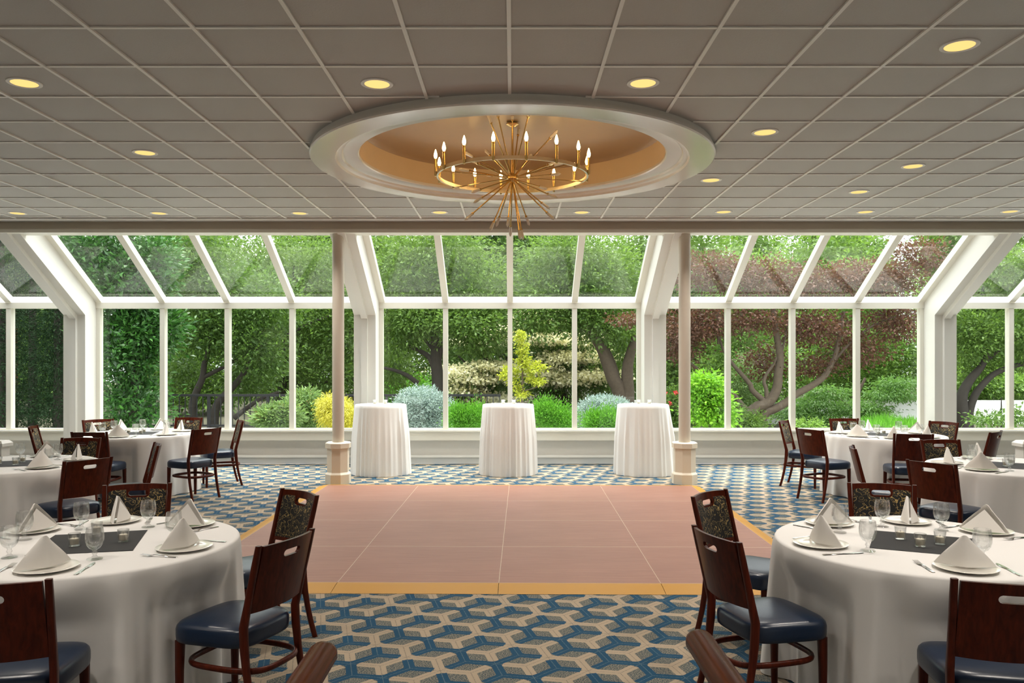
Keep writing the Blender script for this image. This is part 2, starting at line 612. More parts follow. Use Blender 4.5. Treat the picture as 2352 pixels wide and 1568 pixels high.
side = {-2: 'outermost left', -1: 'left', 0: 'middle', 1: 'right', 2: 'outermost right'}
for k in range(-2, 3):
    cx = BX + k * PITCH
    x0, x1 = cx - PITCH / 2 + 0.175, cx + PITCH / 2 - 0.175
    w = thing('window_%d' % (k + 3), 'four tall panes of the %s bay in the glazed wall' % side[k], None, (0, 0, 0), 0, None, 'structure')
    mb = MB()
    mb.box(x0, x0 + 0.065, WIN - 0.05, WIN + 0.06, 0.57, 2.70)
    mb.box(x1 - 0.065, x1, WIN - 0.05, WIN + 0.06, 0.57, 2.70)
    mb.box(x0, x1, WIN - 0.05, WIN + 0.06, 0.57, 0.60)
    mb.box(x0, x1, WIN - 0.07, WIN + 0.08, 2.61, 2.705)
    for m in (-1, 0, 1):
        mx = cx + m * 1.082
        mb.box(mx - 0.04, mx + 0.04, WIN - 0.06, WIN + 0.06, 0.57, 2.68)
    mb.build('frame', M_['frame'], w)
    mb = MB().box(x0, x1, WIN, WIN + 0.006, 0.58, 2.65)
    mb.build('pane', M_['pane'], w)
    w = thing('window_%d' % (k + 8), 'four sloping roof panes over the %s bay' % side[k], None, (0, 0, 0), 0, None, 'structure')
    mb = MB()
    ya, yb = 13.57, 11.50
    # inclined inner ledge under the roof glass
    mb.prism_x([(WIN - 0.06, 2.70), (WIN + 0.07, 2.70), (WIN + 0.07, 2.81), (WIN + 0.0, 2.80)], x0, x1)

    def rafter(xa, xb, dep):
        mb.prism_x([(ya, gz(ya) + 0.03), (yb, gz(yb) + 0.03), (yb, gz(yb) - dep), (ya - 0.04, gz(ya) - dep + 0.02)], xa, xb)
    for m in (-1, 0, 1):
        mx = cx + m * 1.082
        rafter(mx - 0.05, mx + 0.05, 0.09)
    rafter(x0, x0 + 0.10, 0.09)
    rafter(x1 - 0.10, x1, 0.09)
    mb.build('frame', M_['frame'], w)
    mb = MB().prism_x([(ya, gz(ya)), (yb, gz(yb)), (yb, gz(yb) + 0.008), (ya, gz(ya) + 0.008)], x0, x1)
    mb.build('pane', M_['pane'], w)

# cranked frames between the bays: post and rafter in one
for q, k in enumerate((-1.5, -0.5, 0.5, 1.5)):
    cx = BX + k * PITCH
    mb = MB()
    yt = 11.345

    def fz(y):
        return 2.479 + SL * (13.2 - y)
    mb.prism_x([(13.66, 0), (13.2, 0), (13.2, 2.479), (yt, fz(yt)), (yt, gz(11.5) + 0.04), (11.5, gz(11.5) + 0.04), (13.57, 2.83), (13.66, 2.75)], cx - 0.178, cx + 0.178)
    mb.prism_x([(13.22, 0.0), (13.145, 0.0), (13.145, 2.415), (yt, 2.415 + 0.622 * (13.145 - yt)), (yt, fz(yt) + 0.02), (13.22, 2.47)], cx - 0.05, cx + 0.05)
    tag(mb.build('trim_%d' % (q + 3), M_['post']), 'white cranked frame post between two window bays', None, None, 'structure')

# round columns on octagonal pedestals
for q, (cx, s) in enumerate(((-2.468, 'left'), (2.438, 'right'))):
    c = thing('column_%d' % (q + 1), 'round taupe column on octagonal cream pedestal at the %s corner of the dance floor' % s, 'column', (cx, 11.47, 0), 0, None, 'structure')
    mb = MB().lathe([(0.083, 0.575), (0.083, 3.577)], 40)
    mb.lathe([(0.083, 3.565), (0.09, 3.567), (0.09, 3.577)], 40)
    mb.build('shaft', M_['column'], c, True)
    mb = MB()
    oc = [(0.168, 0), (0.168, 0.135), (0.145, 0.165), (0.145, 0.50), (0.168, 0.505), (0.168, 0.572), (0.152, 0.585), (0.07, 0.585)]
    vs, fs = [], []
    for r, z in oc:
        for i in range(8):
            a = 2 * PI * (i + 0.5) / 8
            vs.append((r * math.cos(a) / math.cos(PI / 8), r * math.sin(a) / math.cos(PI / 8), z))
    for kk in range(len(oc) - 1):
        for i in range(8):
            fs.append((kk * 8 + i, kk * 8 + (i + 1) % 8, kk * 8 + 8 + (i + 1) % 8, kk * 8 + 8 + i))
    fs.append(tuple(range(56, 64)))
    mb.add(vs, fs)
    mb.build('pedestal', M_['pedestal'], c)

# medallion: stepped white ring, gold cove and dome
med = thing('ceiling_medallion', 'large round white ceiling ring around the gold dome', 'ceiling medallion', (MED[0], MED[1], CEIL), 0)
mb = MB().lathe([(RO - 0.02, 0.03), (RO - 0.02, -0.045), (RO, -0.05), (RO, -0.068), (RO - 0.012, -0.078), (RO - 0.05, -0.080), (1.655, -0.080), (1.645, -0.06), (1.63, -0.052), (1.60, -0.05), (1.585, -0.035), (1.57, -0.03), (RI + 0.012, -0.03), (RI, -0.022), (RI, 0.0)], 128, caps=False)
mb.build('ring', M_['ring'], med, True, 25)
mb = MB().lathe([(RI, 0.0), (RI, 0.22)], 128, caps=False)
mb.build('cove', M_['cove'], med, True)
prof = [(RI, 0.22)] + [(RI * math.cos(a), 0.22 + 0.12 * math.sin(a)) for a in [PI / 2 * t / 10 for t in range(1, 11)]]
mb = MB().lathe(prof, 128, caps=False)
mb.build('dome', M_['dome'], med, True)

# chandelier
RZ = 3.50
ch = thing('chandelier', 'brass starburst chandelier with a ring of candle bulbs under the gold dome', 'chandelier', (MED[0], MED[1], 0))
MB().tube([(0, 0, 4.0), (0, 0, 3.49)], 0.011, 12).build('rod', M_['brass'], ch, True)
MB().lathe([(0.0, 4.006), (0.06, 4.0), (0.06, 3.99), (0.02, 3.97), (0.0, 3.97)], 24).build('canopy', M_['brass'], ch, True)
MB().lathe([(0.0, 3.52), (0.045, 3.515), (0.055, 3.50), (0.055, 3.475), (0.03, 3.46), (0.02, 3.44), (0.0, 3.435)], 24).build('hub', M_['brass'], ch, True)
rr = 0.715
prof_ring = []
mb = MB()
nseg = 96
vs, fs = [], []
for i in range(nseg):
    a = 2 * PI * i / nseg
    for dr, dz in ((-0.008, -0.016), (0.008, -0.016), (0.008, 0.016), (-0.008, 0.016)):
        vs.append(((rr + dr) * math.cos(a), (rr + dr) * math.sin(a), RZ + dz))
for i in range(nseg):
    j = (i + 1) % nseg
    for e in range(4):
        fs.append((i * 4 + e, i * 4 + (e + 1) % 4, j * 4 + (e + 1) % 4, j * 4 + e))
mb.add(vs, fs)
mb.build('ring', M_['nickel'], ch)
for i in range(6):
    a = 2 * PI * (i + 0.3) / 6
    MB().tube([(0.03 * math.cos(a), 0.03 * math.sin(a), 3.485), (rr * math.cos(a), rr * math.sin(a), RZ)], 0.006, 8).build('arm', M_['brass'], ch, True)
cand = bulb = None
for i in range(16):
    a = 2 * PI * (i + 0.42) / 16
    px, py = (rr + 0.018) * math.cos(a), (rr + 0.018) * math.sin(a)
    if cand is None:
        cand = MB().lathe([(0.0, -0.03), (0.009, -0.028), (0.0125, -0.015), (0.0125, 0.125), (0.015, 0.127), (0.015, 0.135), (0.0, 0.137)], 14).build('candle_tube', M_['brass'], ch, True)
        bulb = MB().lathe([(0.0, 0.135), (0.010, 0.14), (0.0165, 0.16), (0.0165, 0.172), (0.010, 0.20), (0.003, 0.222), (0.0, 0.224)], 14).build('bulb', M_['bulb'], cand, True)
        c = cand
    else:
        c = cand.copy()
        COL.objects.link(c)
        b = bulb.copy()
        COL.objects.link(b)
        b.parent = c
    c.location = (px, py, RZ)
rnd = random.Random(5)
spikes = []
# (azimuth, elevation, length)
for az, el, ln in ((200, -42, 0.62), (232, -58, 0.62), (285, -66, 0.66), (330, -44, 0.60), (255, -70, 0.50), (300, -72, 0.62), (170, -30, 0.42), (20, -35, 0.45), (60, -50, 0.5), (120, -52, 0.5), (95, -65, 0.55), (350, -25, 0.46), (215, -22, 0.48), (310, -20, 0.5),
                   (238, 50, 0.66), (250, 52, 0.70), (292, 52, 0.70), (318, 33, 0.64), (205, 22, 0.52), (160, 26, 0.48), (25, 24, 0.50), (60, 40, 0.48), (100, 46, 0.46), (135, 42, 0.5), (345, 14, 0.5), (190, 8, 0.5), (270, 70, 0.62), (75, 66, 0.6), (10, 8, 0.46), (125, 15, 0.45)):
    az, el = R(az), R(el)
    d = Vector((math.cos(el) * math.cos(az), math.cos(el) * math.sin(az), math.sin(el)))
    o = Vector((0, 0, 3.475))
    a, b = o + d * 0.03, o + d * (ln - 0.09)
    sp = MB().tube([a, b], 0.0066, 8).build('spike', M_['brass'], ch, True)
    mb = MB().tube([b, b + d * 0.012], 0.013, 8)
    mb.build('collar', M_['brass'], sp, True)
    MB().tube([b + d * 0.012, b + d * 0.085, b + d * 0.11], [0.012, 0.0165, 0.004], 6).build('crystal', M_['crystal'], sp)

# recessed downlights
ring_me = lens_me = None
DL = [((56, 190), 'leftmost recessed downlight of the front row over the near left table'),
      ((866, 192), 'recessed downlight in front of the ceiling ring, left of the pair'),
      ((1477, 190), 'recessed downlight in front of the ceiling ring, right of the pair'),
      ((2204, 104), 'biggest recessed downlight, high at the right over the near right table'),
      ((333, 350), 'lone recessed downlight in the ceiling left of the ring'),
      ((1757, 303), 'recessed downlight close beside the right edge of the ceiling ring'),
      ((2097, 381), 'recessed downlight well right of the ring, level with its middle'),
      ((1633, 413), 'recessed downlight just behind the right edge of the ceiling ring'),
      ((1973, 440), 'recessed downlight at the right between the ring and the window row'),
      ((40, 489), 'first recessed downlight from the left in the row along the beam'),
      ((365, 489), 'second recessed downlight from the left in the row along the beam'),
      ((688, 489), 'third recessed downlight from the left in the row along the beam'),
      ((1010, 487), 'fourth recessed downlight from the left in the row along the beam'),
      ((1336, 487), 'fourth recessed downlight from the right in the row along the beam'),
      ((1662, 486), 'third recessed downlight from the right in the row along the beam'),
      ((1988, 486), 'second recessed downlight from the right in the row along the beam'),
      ((2320, 485), 'first recessed downlight from the right in the row along the beam')]
first = None
SPOTS = []
for (px, py), lab in DL:
    Y = FOC * (CEIL - EYE) / (HOR - py)
    X = (px - CXP) * Y / FOC
    if first is None:
        first = thing('downlight', lab, 'ceiling light', (0, 0, 0), 0, 'recessed ceiling downlights')
        MB().lathe([(0.086, 0.0), (0.088, -0.006), (0.098, -0.009), (0.112, -0.006), (0.114, 0.0)], 40, caps=False).build('trim_ring', M_['tbar'], first, True)
        MB().lathe([(0.0, -0.004), (0.05, -0.004), (0.0865, -0.005), (0.0865, -0.001), (0.0, -0.001)], 40, caps=False).build('lens', M_['lens'], first, True)
        o = first
    else:
        o = copy_tree(first)
    put(o, (X, Y, CEIL), 0, lab)
    SPOTS.append((X, Y))

# ------------------------------------------------------------------ dance floor
DF = thing('dance_floor', 'square parquet dance floor with gold sloping edge in the middle of the carpet', 'dance floor', (-0.075, 8.70, 0), -0.0125)
x_e = [-2.5, -1.25, 0.0, 1.25, 2.5]
y_e = [-2.44, -1.22, 0.0, 1.22, 2.44]
pan = None
for i in range(4):
    for j in range(4):
        if pan is None:
            pan = MB().box(-0.622, 0.622, -0.607, 0.607, 0.002, 0.020).build('panel', M_['panel'], DF)
            fr = MB()
            for a in (((-0.625, 0.625, 0.6055, 0.610)), ((-0.625, 0.625, -0.610, -0.6055)), ((-0.625, -0.6225, -0.61, 0.61)), ((0.6225, 0.625, -0.61, 0.61))):
                fr.box(a[0], a[1], a[2], a[3], 0.002, 0.0208)
            fr.build('edge_strip', M_['seam'], pan)
            p = pan
        else:
            p = copy_tree(pan, DF)
        p.location = (x_e[i] + 0.625, y_e[j] + 0.61, 0)
for i in range(4):
    for s in (-1, 1):
        x0, x1 = x_e[i], x_e[i + 1]
        wd = 0.235 if s < 0 else 0.10
        y0, y1 = s * 2.44, s * (2.44 + wd)
        ex = 0.12 if i == 0 else 0
        ex2 = 0.12 if i == 3 else 0
        yb = y0 + s * 0.045
        vs = [(x0 + 0.002, y0, 0.002), (x1 - 0.002, y0, 0.002), (x1 - 0.002, y0, 0.0205), (x0 + 0.002, y0, 0.0205), (x0 + 0.002 - ex, y1, 0.002), (x1 - 0.002 + ex2, y1, 0.002), (x1 - 0.002, yb, 0.020), (x0 + 0.002, yb, 0.020)]
        MB().add(vs, [(0, 1, 2, 3), (2, 6, 7, 3), (7, 6, 5, 4), (0, 4, 5, 1), (0, 3, 7, 4), (1, 5, 6, 2)]).build('ramp_edge', M_['gold'], DF)
for j in range(4):
    for s in (-1, 1):
        y0, y1 = y_e[j], y_e[j + 1]
        a, b = s * 2.5, s * 2.62
        xb = a + s * 0.03
        vs = [(a, y0 + 0.002, 0.002), (a, y1 - 0.002, 0.002), (a, y1 - 0.002, 0.0205), (a, y0 + 0.002, 0.0205), (b, y0 + 0.002, 0.002), (b, y1 - 0.002, 0.002), (xb, y1 - 0.002, 0.02), (xb, y0 + 0.002, 0.02)]
        MB().add(vs, [(0, 1, 2, 3), (2, 6, 7, 3), (7, 6, 5, 4), (0, 4, 5, 1), (0, 3, 7, 4), (1, 5, 6, 2)]).build('ramp_edge', M_['gold'], DF)

# ------------------------------------------------------------------ chairs
def strips(xs, lo, hi, y_of, th, mb, hole=None, mi=0):
    """a curved board: columns xs, from lo(x) to hi(x); hole(x) -> (z0, z1) or None; y_of(x, z): rear surface, th: thickness"""
    def face_pts(x, z):
        y = y_of(x, z)
        return (x, y, z), (x, y + th, z)
    segs = []
    for x in xs:
        h = hole(x) if hole else None
        zm = (lo(x) + hi(x)) / 2
        if h is None:
            h = (HZ, HZ) if hole else (zm, zm)
        segs.append((lo(x), h[0], h[1], hi(x)))
    NZ = 5

    def grid(cols):
        vs, fs = [], []
        for ci, (x, z0, z1) in enumerate(cols):
            for k in range(NZ + 1):
                z = z0 + (z1 - z0) * k / NZ
                a, b = face_pts(x, z)
                vs += [a, b]
        st = 2 * (NZ + 1)
        for ci in range(len(cols) - 1):
            for k in range(NZ):
                a = ci * st + 2 * k
                b = a + st
                fs.append((a, b, b + 2, a + 2))
                fs.append((a + 1, a + 3, b + 3, b + 1))
        return vs, fs, st
    lower = [(x, s[0], s[1]) for x, s in zip(xs, segs)]
    upper = [(x, s[2], s[3]) for x, s in zip(xs, segs)]
    for cols, outer_at, inner_at in ((lower, 0, NZ), (upper, NZ, 0)):
        vs, fs, st = grid(cols)
        for ci in range(len(cols) - 1):
            for k, isin in ((outer_at, False), (inner_at, True)):
                if isin:
                    s0, s1 = segs[ci], segs[ci + 1]
                    if s0[2] - s0[1] < 1e-5 and s1[2] - s1[1] < 1e-5:
                        continue
                a = ci * st + 2 * k
                b = a + st
                fs.append((a, a + 1, b + 1, b))
        for ci in (0, len(cols) - 1):
            for k in range(NZ):
                a = ci * st + 2 * k
                fs.append((a, a + 1, a + 3, a + 2))
        mb.add(vs, fs, mi)


HZ = 0.826
BW = 0.188


def hole_of(hw, hh, zc=HZ):
    def f(x):
        if abs(x) >= hw:
            return None
        fl = hw - hh
        d = hh if abs(x) <= fl else math.sqrt(max(0.0, hh * hh - (abs(x) - fl) ** 2))
        return (zc - d, zc + d)
    return f


def back_y(x, z):
    """rear surface of the backrest: leans backward and is bowed in plan"""
    lean = -0.205 - 0.095 * ((z - 0.5) / 0.39)
    return lean - 0.045 * (1 - (x / 0.215) ** 2)


def stile_y(z):
    return -0.208 - 0.095 * ((z - 0.5) / 0.39)


def make_chair():
    t = thing('dining_chair', 'x', 'chair')
    xs = sorted(set([-BW, BW] + [round(-BW + 2 * BW * i / 16, 4) for i in range(17)] + [round(0.062 * math.cos(PI * i / 14), 4) for i in range(15)]))
    mb = MB()
    strips(xs, lambda x: 0.565, lambda x: 0.888 - 0.004 * (x / BW) ** 2, back_y, 0.017, mb, hole_of(0.062, 0.0165))
    mb.build('backrest', M_['wood'], t, True, 50)
    # upholstered face of the backrest
    hf = hole_of(0.075, 0.029)
    pw = BW - 0.006

    def top(x):
        h = hf(x)
        ph = 0.852 - 0.012 * (1 - min(1, abs(abs(x) - pw) / 0.02)) if abs(x) > pw - 0.02 else 0.852
        return ph if h is None else min(ph, h[0])
    xs2 = sorted(set([round(-pw + 2 * pw * i / 22, 4) for i in range(23)] + [round(0.075 * math.cos(PI * i / 16), 4) for i in range(17)]))

    def pad_y(x, z):
        bul = 0.010 * (1 - (abs(x) / pw) ** 4) * min(1.0, (z - 0.585) / 0.02 if z < 0.605 else 1.0)
        return back_y(x, z) + 0.0165 + max(0.0, bul)
    mb = MB()
    vs, fs = [], []
    NZ = 8
    for x in xs2:
        z0, z1 = 0.588, top(x)
        for kz in range(NZ + 1):
            z = z0 + (z1 - z0) * kz / NZ
            vs.append((x, back_y(x, z) + 0.016, z))
            vs.append((x, back_y(x, z) + 0.018 + 0.009 * (1 - (abs(x) / pw) ** 6) * (1 - abs(2 * kz / NZ - 1) ** 6), z))
    st = 2 * (NZ + 1)
    for ci in range(len(xs2) - 1):
        for kz in range(NZ):
            a = ci * st + 2 * kz
            fs.append((a + 1, a + 3, a + st + 3, a + st + 1))
            fs.append((a, a + st, a + st + 2, a + 2))
        a = ci * st
        fs.append((a, a + 1, a + st + 1, a + st))
        a = ci * st + 2 * NZ
        fs.append((a, a + 1, a + st + 1, a + st))
    for ci in (0, len(xs2) - 1):
        for kz in range(NZ):
            a = ci * st + 2 * kz
            fs.append((a, a + 1, a + 3, a + 2))
    mb.add(vs, fs)
    tag(mb.build('back_cushion', M_['swirl'], t, True, 60), 'black fabric back cushion with gold swirls')
    # seat
    mb = MB()
    rings = []
    NS = 44

    def outline(inset):
        pts = []
        for i in range(NS):
            a = 2 * PI * i / NS
            c, s = math.cos(a), math.sin(a)
            e = 0.42
            x = math.copysign(abs(c) ** e, c)
            y = math.copysign(abs(s) ** e, s)
            wdt = 0.222 + 0.020 * y
            pts.append((x * (wdt - inset), y * (0.212 - inset) + 0.006 + (0.012 if y > 0 else 0) * (1 - x * x)))
        return pts
    for inset, z in ((0.035, 0.392), (0.008, 0.393), (0.002, 0.400), (0.0, 0.42), (0.0, 0.452), (0.004, 0.468), (0.014, 0.480), (0.035, 0.487), (0.09, 0.492), (0.16, 0.494)):
        rings.append([(x, y, z) for x, y in outline(inset)])
    vs = [p for r in rings for p in r]
    fs = [(k * NS + i, k * NS + (i + 1) % NS, (k + 1) * NS + (i + 1) % NS, (k + 1) * NS + i) for k in range(len(rings) - 1) for i in range(NS)]
    fs += [tuple(range(NS - 1, -1, -1)), tuple((len(rings) - 1) * NS + i for i in range(NS))]
    mb.add(vs, fs)
    tag(mb.build('seat', M_['vinyl'], t, True, 60), 'navy vinyl seat')
    for s in (-1, 1):
        MB().bar([(s * 0.196, 0.178, 0.0), (s * 0.196, 0.178, 0.25), (s * 0.194, 0.176, 0.397)], [0.026, 0.034, 0.038], [0.028, 0.036, 0.042]).build('leg', M_['wood'], t, True, 50)
    for s in (-1, 1):
        pts, wx, wy = [], [], []
        for z in (0.0, 0.1, 0.2, 0.3, 0.4, 0.5, 0.6, 0.7, 0.8, 0.89):
            if z <= 0.5:
                u = (0.5 - z) / 0.5
                y = -0.208 - 0.085 * u ** 1.8
                x = 0.196 + 0.004 * u
            else:
                y = stile_y(z)
                x = 0.196 + 0.012 * (z - 0.5) / 0.39
            pts.append((s * x, y + 0.008, z))
            wx.append(0.026)
            wy.append(0.030 + 0.012 * math.exp(-((z - 0.45) / 0.15) ** 2) - (0.006 if z > 0.8 else 0))
        MB().bar(pts, wx, wy).build('leg', M_['wood'], t, True, 50)
    # bent stretcher ring
    pts = []
    for i in range(48):
        a = 2 * PI * i / 48
        c, s = math.cos(a), math.sin(a)
        x = math.copysign(abs(c) ** 0.55, c) * 0.192
        y = math.copysign(abs(s) ** 0.62, s) * (0.190 if s > 0 else 0.262)
        pts.append((x, y - 0.01, 0.288))
    MB().tube(pts, 0.0115, 8, closed=True, flat=1.35).build('stretcher', M_['wood'], t, True, 60)
    return t


chair0 = make_chair()

TAB = dict(NL=(-2.25, 4.35), NR=(2.19, 4.35), ML=(-4.74, 7.66), MR=(4.65, 7.50), FL=(-5.03, 10.85), FR=(4.90, 10.66))
TNAME = dict(NL='near left table', NR='near right table', ML='middle left table', MR='middle right table', FL='left window table', FR='right window table')
RT, ZT = 0.745, 0.762
OCT = ['right', 'far right', 'far', 'far left', 'left', 'near left', 'near', 'near right']


def octs(angles):
    """each angle gets its own eighth of the table, the closest free one"""
    free = dict(enumerate(OCT))
    out = {}
    pairs = sorted(((abs((a - 45 * i + 180) % 360 - 180), a, i) for a in angles for i in range(8)))
    for d, a, i in pairs:
        if a in out or i not in free:
            continue
        out[a] = free.pop(i)
    return out


# chairs: table -> (angle around the table, distance of the backrest from its centre, note on what shows)
CH = dict(
    NL=[(-21, 1.235, 0), (46, 1.24, 0), (105, 1.25, 0), (281, 1.25, 0)],
    NR=[(197, 1.235, 0), (137, 1.25, 0), (74, 1.27, 0), (258, 1.25, 0)],
    ML=[(-32, 1.27, 0), (90, 1.23, 0), (28, 1.25, 0)],
    MR=[(212, 1.34, 0), (93, 1.18, 0), (160, 1.36, 0)],
    FL=[(198, 1.22, 0), (139, 1.24, 0), (80, 1.22, 0), (-90, 1.22, 0), (-31, 1.40, 0), (27, 1.32, 0)],
    FR=[(146, 1.30, 0), (207, 1.36, 0), (92, 1.20, 0), (28, 1.22, 0), (259, 1.28, 0), (-47, 1.30, 0)])
# place settings: angle of the plate; turn of the napkin
ST = dict(
    NL=[(105, 80), (53, 20), (-15, -10), (-83, 50), (150, 10), (213, 40)],
    NR=[(27, 15), (71, 75), (122, -20), (187, 10), (263, -15)],
    ML=[(-33, 10), (30, 5), (90, 60)],
    MR=[(93, 70), (163, 0), (212, 30)],
    FL=[(190, 20), (137, 40), (84, 70), (-88, 10), (-26, 50), (31, 5)],
    FR=[(160, 0), (211, 20), (88, 60), (20, 10), (257, 50), (-52, 0)])
used = [False]
CHAIRS = {}
for tk, lst in CH.items():
    oc = octs([c[0] % 360 for c in lst])
    for ang, dist, _ in lst:
        th = R(ang)
        d = dist - 0.285
        x, y = TAB[tk][0] + d * math.cos(th), TAB[tk][1] + d * math.sin(th)
        lab = 'mahogany dining chair with navy seat at the %s side of the %s' % (oc[ang % 360], TNAME[tk])
        o = chair0 if not used[0] else copy_tree(chair0)
        used[0] = True
        put(o, (x, y, 0), th + PI / 2, lab, 'mahogany dining chairs around the round tables')
        CHAIRS.setdefault(tk, []).append((th, d))


def make_cloth(tk, seed):
    rnd = random.Random(seed)
    NA, NZ = 400, 24
    comps = [(k, rnd.uniform(0.4, 1.0) / (1 + 0.06 * abs(k - 13)), rnd.uniform(0, 2 * PI)) for k in (4, 7, 11, 14, 17, 20, 23, 26)]
    tot = sum(c[1] for c in comps)
    rings = []
    for r in (0.0001, 0.15, 0.3, 0.45, 0.6, 0.70):
        rings.append([(r, ZT)] * NA)
    rings.append([(RT - 0.016, ZT - 0.0005)] * NA)
    rings.append([(RT - 0.005, ZT - 0.004)] * NA)
    rings.append([(RT, ZT - 0.012)] * NA)
    for k in range(1, NZ + 1):
        u = k / NZ
        z = (ZT - 0.012) * (1 - u) + 0.006 * u
        row = []
        for i in range(NA):
            a = 2 * PI * i / NA
            f = math.tanh(sum(c[1] * math.sin(c[0] * a + c[2]) for c in comps) / (0.30 * tot))
            r = RT + 0.004 + 0.050 * u
            for th, d in CHAIRS.get(tk, []):
                dd = abs((a - th + PI) % (2 * PI) - PI)
                if dd < 0.47:
                    wgt = max(0.0, min(1.0, (0.46 - dd) / 0.12))
                    hz = max(0.0, min(1.0, (0.68 - z) / 0.14))
                    lim = (d - 0.24) / max(0.8, math.cos(min(dd, 0.33))) - 0.040
                    r += (min(r, lim) - r) * wgt * wgt * (3 - 2 * wgt) * hz
            r += (0.032 * u ** 0.75 + 0.0035 * min(1, u * 10)) * f
            row.append((r, z))
        rings.append(row)
    vs, fs = [], []
    for row in rings:
        for i, (r, z) in enumerate(row):
            a = 2 * PI * i / NA
            vs.append((r * math.cos(a), r * math.sin(a), z))
    for k in range(len(rings) - 1):
        for i in range(NA):
            j = (i + 1) % NA
            fs.append((k * NA + i, k * NA + j, (k + 1) * NA + j, (k + 1) * NA + i))
    return MB().add(vs, fs)


for s, tk in enumerate(TAB):
    o = make_cloth(tk, 11 + s).build('tablecloth', M_['linen'], None, True, 80)
    o.location = (TAB[tk][0], TAB[tk][1], 0)
    tag(o, 'white floor-length cloth over the round %s' % TNAME[tk], 'tablecloth', 'white cloths on the round tables')

# table ware, one of each kind
plate0 = tag(MB().lathe([(0.0, 0.0), (0.075, 0.0), (0.078, 0.003), (0.10, 0.005), (0.138, 0.0135), (0.140, 0.0155), (0.138, 0.0165), (0.10, 0.0085), (0.085, 0.0065), (0.0, 0.0065)], 48, caps=False).build('dinner_plate', M_['china'], None, True, 50), 'x', 'plate')


def napkin_mesh():
    mb = MB()
    apex = Vector((0.004, 0.0, 0.142))
    NSX, NTZ = 16, 10
    vs, fs = [], []
    for i in range(NSX + 1):
        s = -1 + 2 * i / NSX
        base = Vector((0.132 * s, 0.062 * (1 - abs(s) ** 1.3) - 0.030, 0.0))
        for k in range(NTZ + 1):
            t = k / NTZ
            tt = t ** 0.96
            p = base.lerp(apex + Vector((0.024 * s, -0.010 * abs(s), -0.020 * s * s)), tt)
            sag = math.sin(PI * t)
            p.x *= 1 + 0.05 * sag
            p.y += 0.006 * sag * math.sin(PI * min(1, abs(s)) * 1.0) * (1 if s > 0 else 0.6)
            vs.append(p)
    for i in range(NSX):
        for k in range(NTZ):
            a = i * (NTZ + 1) + k
            fs.append((a, a + NTZ + 1, a + NTZ + 2, a + 1))
    nf = len(vs)
    for i in range(NSX + 1):
        for k in range(NTZ + 1):
            p = vs[i * (NTZ + 1) + k]
            s = -1 + 2 * i / NSX
            vs.append(Vector((p.x * 0.985, p.y - 0.007, p.z - 0.001 if k else 0.0)))
    fs2 = []
    for f in fs:
        fs2.append(tuple(nf + q for q in reversed(f)))
    brd = []
    for i in range(NSX):
        brd.append((i * (NTZ + 1), (i + 1) * (NTZ + 1)))
        brd.append((i * (NTZ + 1) + NTZ, (i + 1) * (NTZ + 1) + NTZ))
    for k in range(NTZ):
        brd.append((k, k + 1))
        brd.append((NSX * (NTZ + 1) + k, NSX * (NTZ + 1) + k + 1))
    sidef = [(a, b, b + nf, a + nf) for a, b in brd]
    mb.add(vs, fs + fs2 + sidef)
    # the folded-under rear leaf
    b = [Vector((-0.115, -0.045, 0.001)), Vector((0.115, -0.045, 0.001)), Vector((0.0, -0.075, 0.001)), Vector((0.0, -0.022, 0.116))]
    mb.add(b, [(0, 2, 3), (2, 1, 3), (0, 1, 2), (0, 3, 1)])
    return mb


napkin0 = tag(napkin_mesh().build('folded_napkin', M_['napkin'], None, True, 55), 'x', 'napkin')

goblet0 = tag(MB().lathe([(0.0, 0.0), (0.036, 0.0), (0.0375, 0.003), (0.034, 0.006), (0.016, 0.011), (0.0095, 0.018), (0.0085, 0.024), (0.013, 0.030), (0.0135, 0.034), (0.0095, 0.040), (0.012, 0.048),
                          (0.026, 0.056), (0.0375, 0.073), (0.0430, 0.094), (0.0435, 0.112), (0.0410, 0.138), (0.0378, 0.156), (0.0368, 0.157), (0.0358, 0.156), (0.0390, 0.138), (0.0414, 0.112), (0.0408, 0.095),
                          (0.0352, 0.076), (0.022, 0.066), (0.010, 0.061), (0.0, 0.060)], 36, caps=False).build('water_goblet', M_['glass'], None, True, 60), 'x', 'goblet')


def ribbon(mb, st, th=0.0022):
    """st: list of (y, half width, z)"""
    vs, fs = [], []
    for y, w, z in st:
        vs += [(-w, y, z), (w, y, z), (w * 0.8, y, z + th), (-w * 0.8, y, z + th)]
    for k in range(len(st) - 1):
        for e in range(4):
            fs.append((k * 4 + e, k * 4 + (e + 1) % 4, k * 4 + 4 + (e + 1) % 4, k * 4 + 4 + e))
    fs.append((3, 2, 1, 0))
    b = 4 * (len(st) - 1)
    fs.append((b, b + 1, b + 2, b + 3))
    mb.add(vs, fs)


mb = MB()
ribbon(mb, [(-0.100, 0.006, 0.001), (-0.095, 0.009, 0.001), (-0.06, 0.0085, 0.002), (-0.02, 0.0045, 0.006), (0.02, 0.004, 0.009), (0.035, 0.007, 0.007), (0.045, 0.0125, 0.004), (0.052, 0.0135, 0.003)])
for i in range(4):
    x = -0.0105 + 0.007 * i
    b = len(mb.v)
    mb.add([(x - 0.0018, 0.050, 0.003), (x + 0.0018, 0.050, 0.003), (x + 0.001, 0.098, 0.009), (x - 0.001, 0.098, 0.009), (x - 0.0018, 0.050, 0.0052), (x + 0.0018, 0.050, 0.0052), (x + 0.001, 0.098, 0.0105), (x - 0.001, 0.098, 0.0105)],
           [(0, 3, 2, 1), (4, 5, 6, 7), (0, 1, 5, 4), (1, 2, 6, 5), (2, 3, 7, 6), (3, 0, 4, 7)])
fork0 = tag(mb.build('fork', M_['steel'], None, True, 40), 'x', 'fork')
mb = MB()
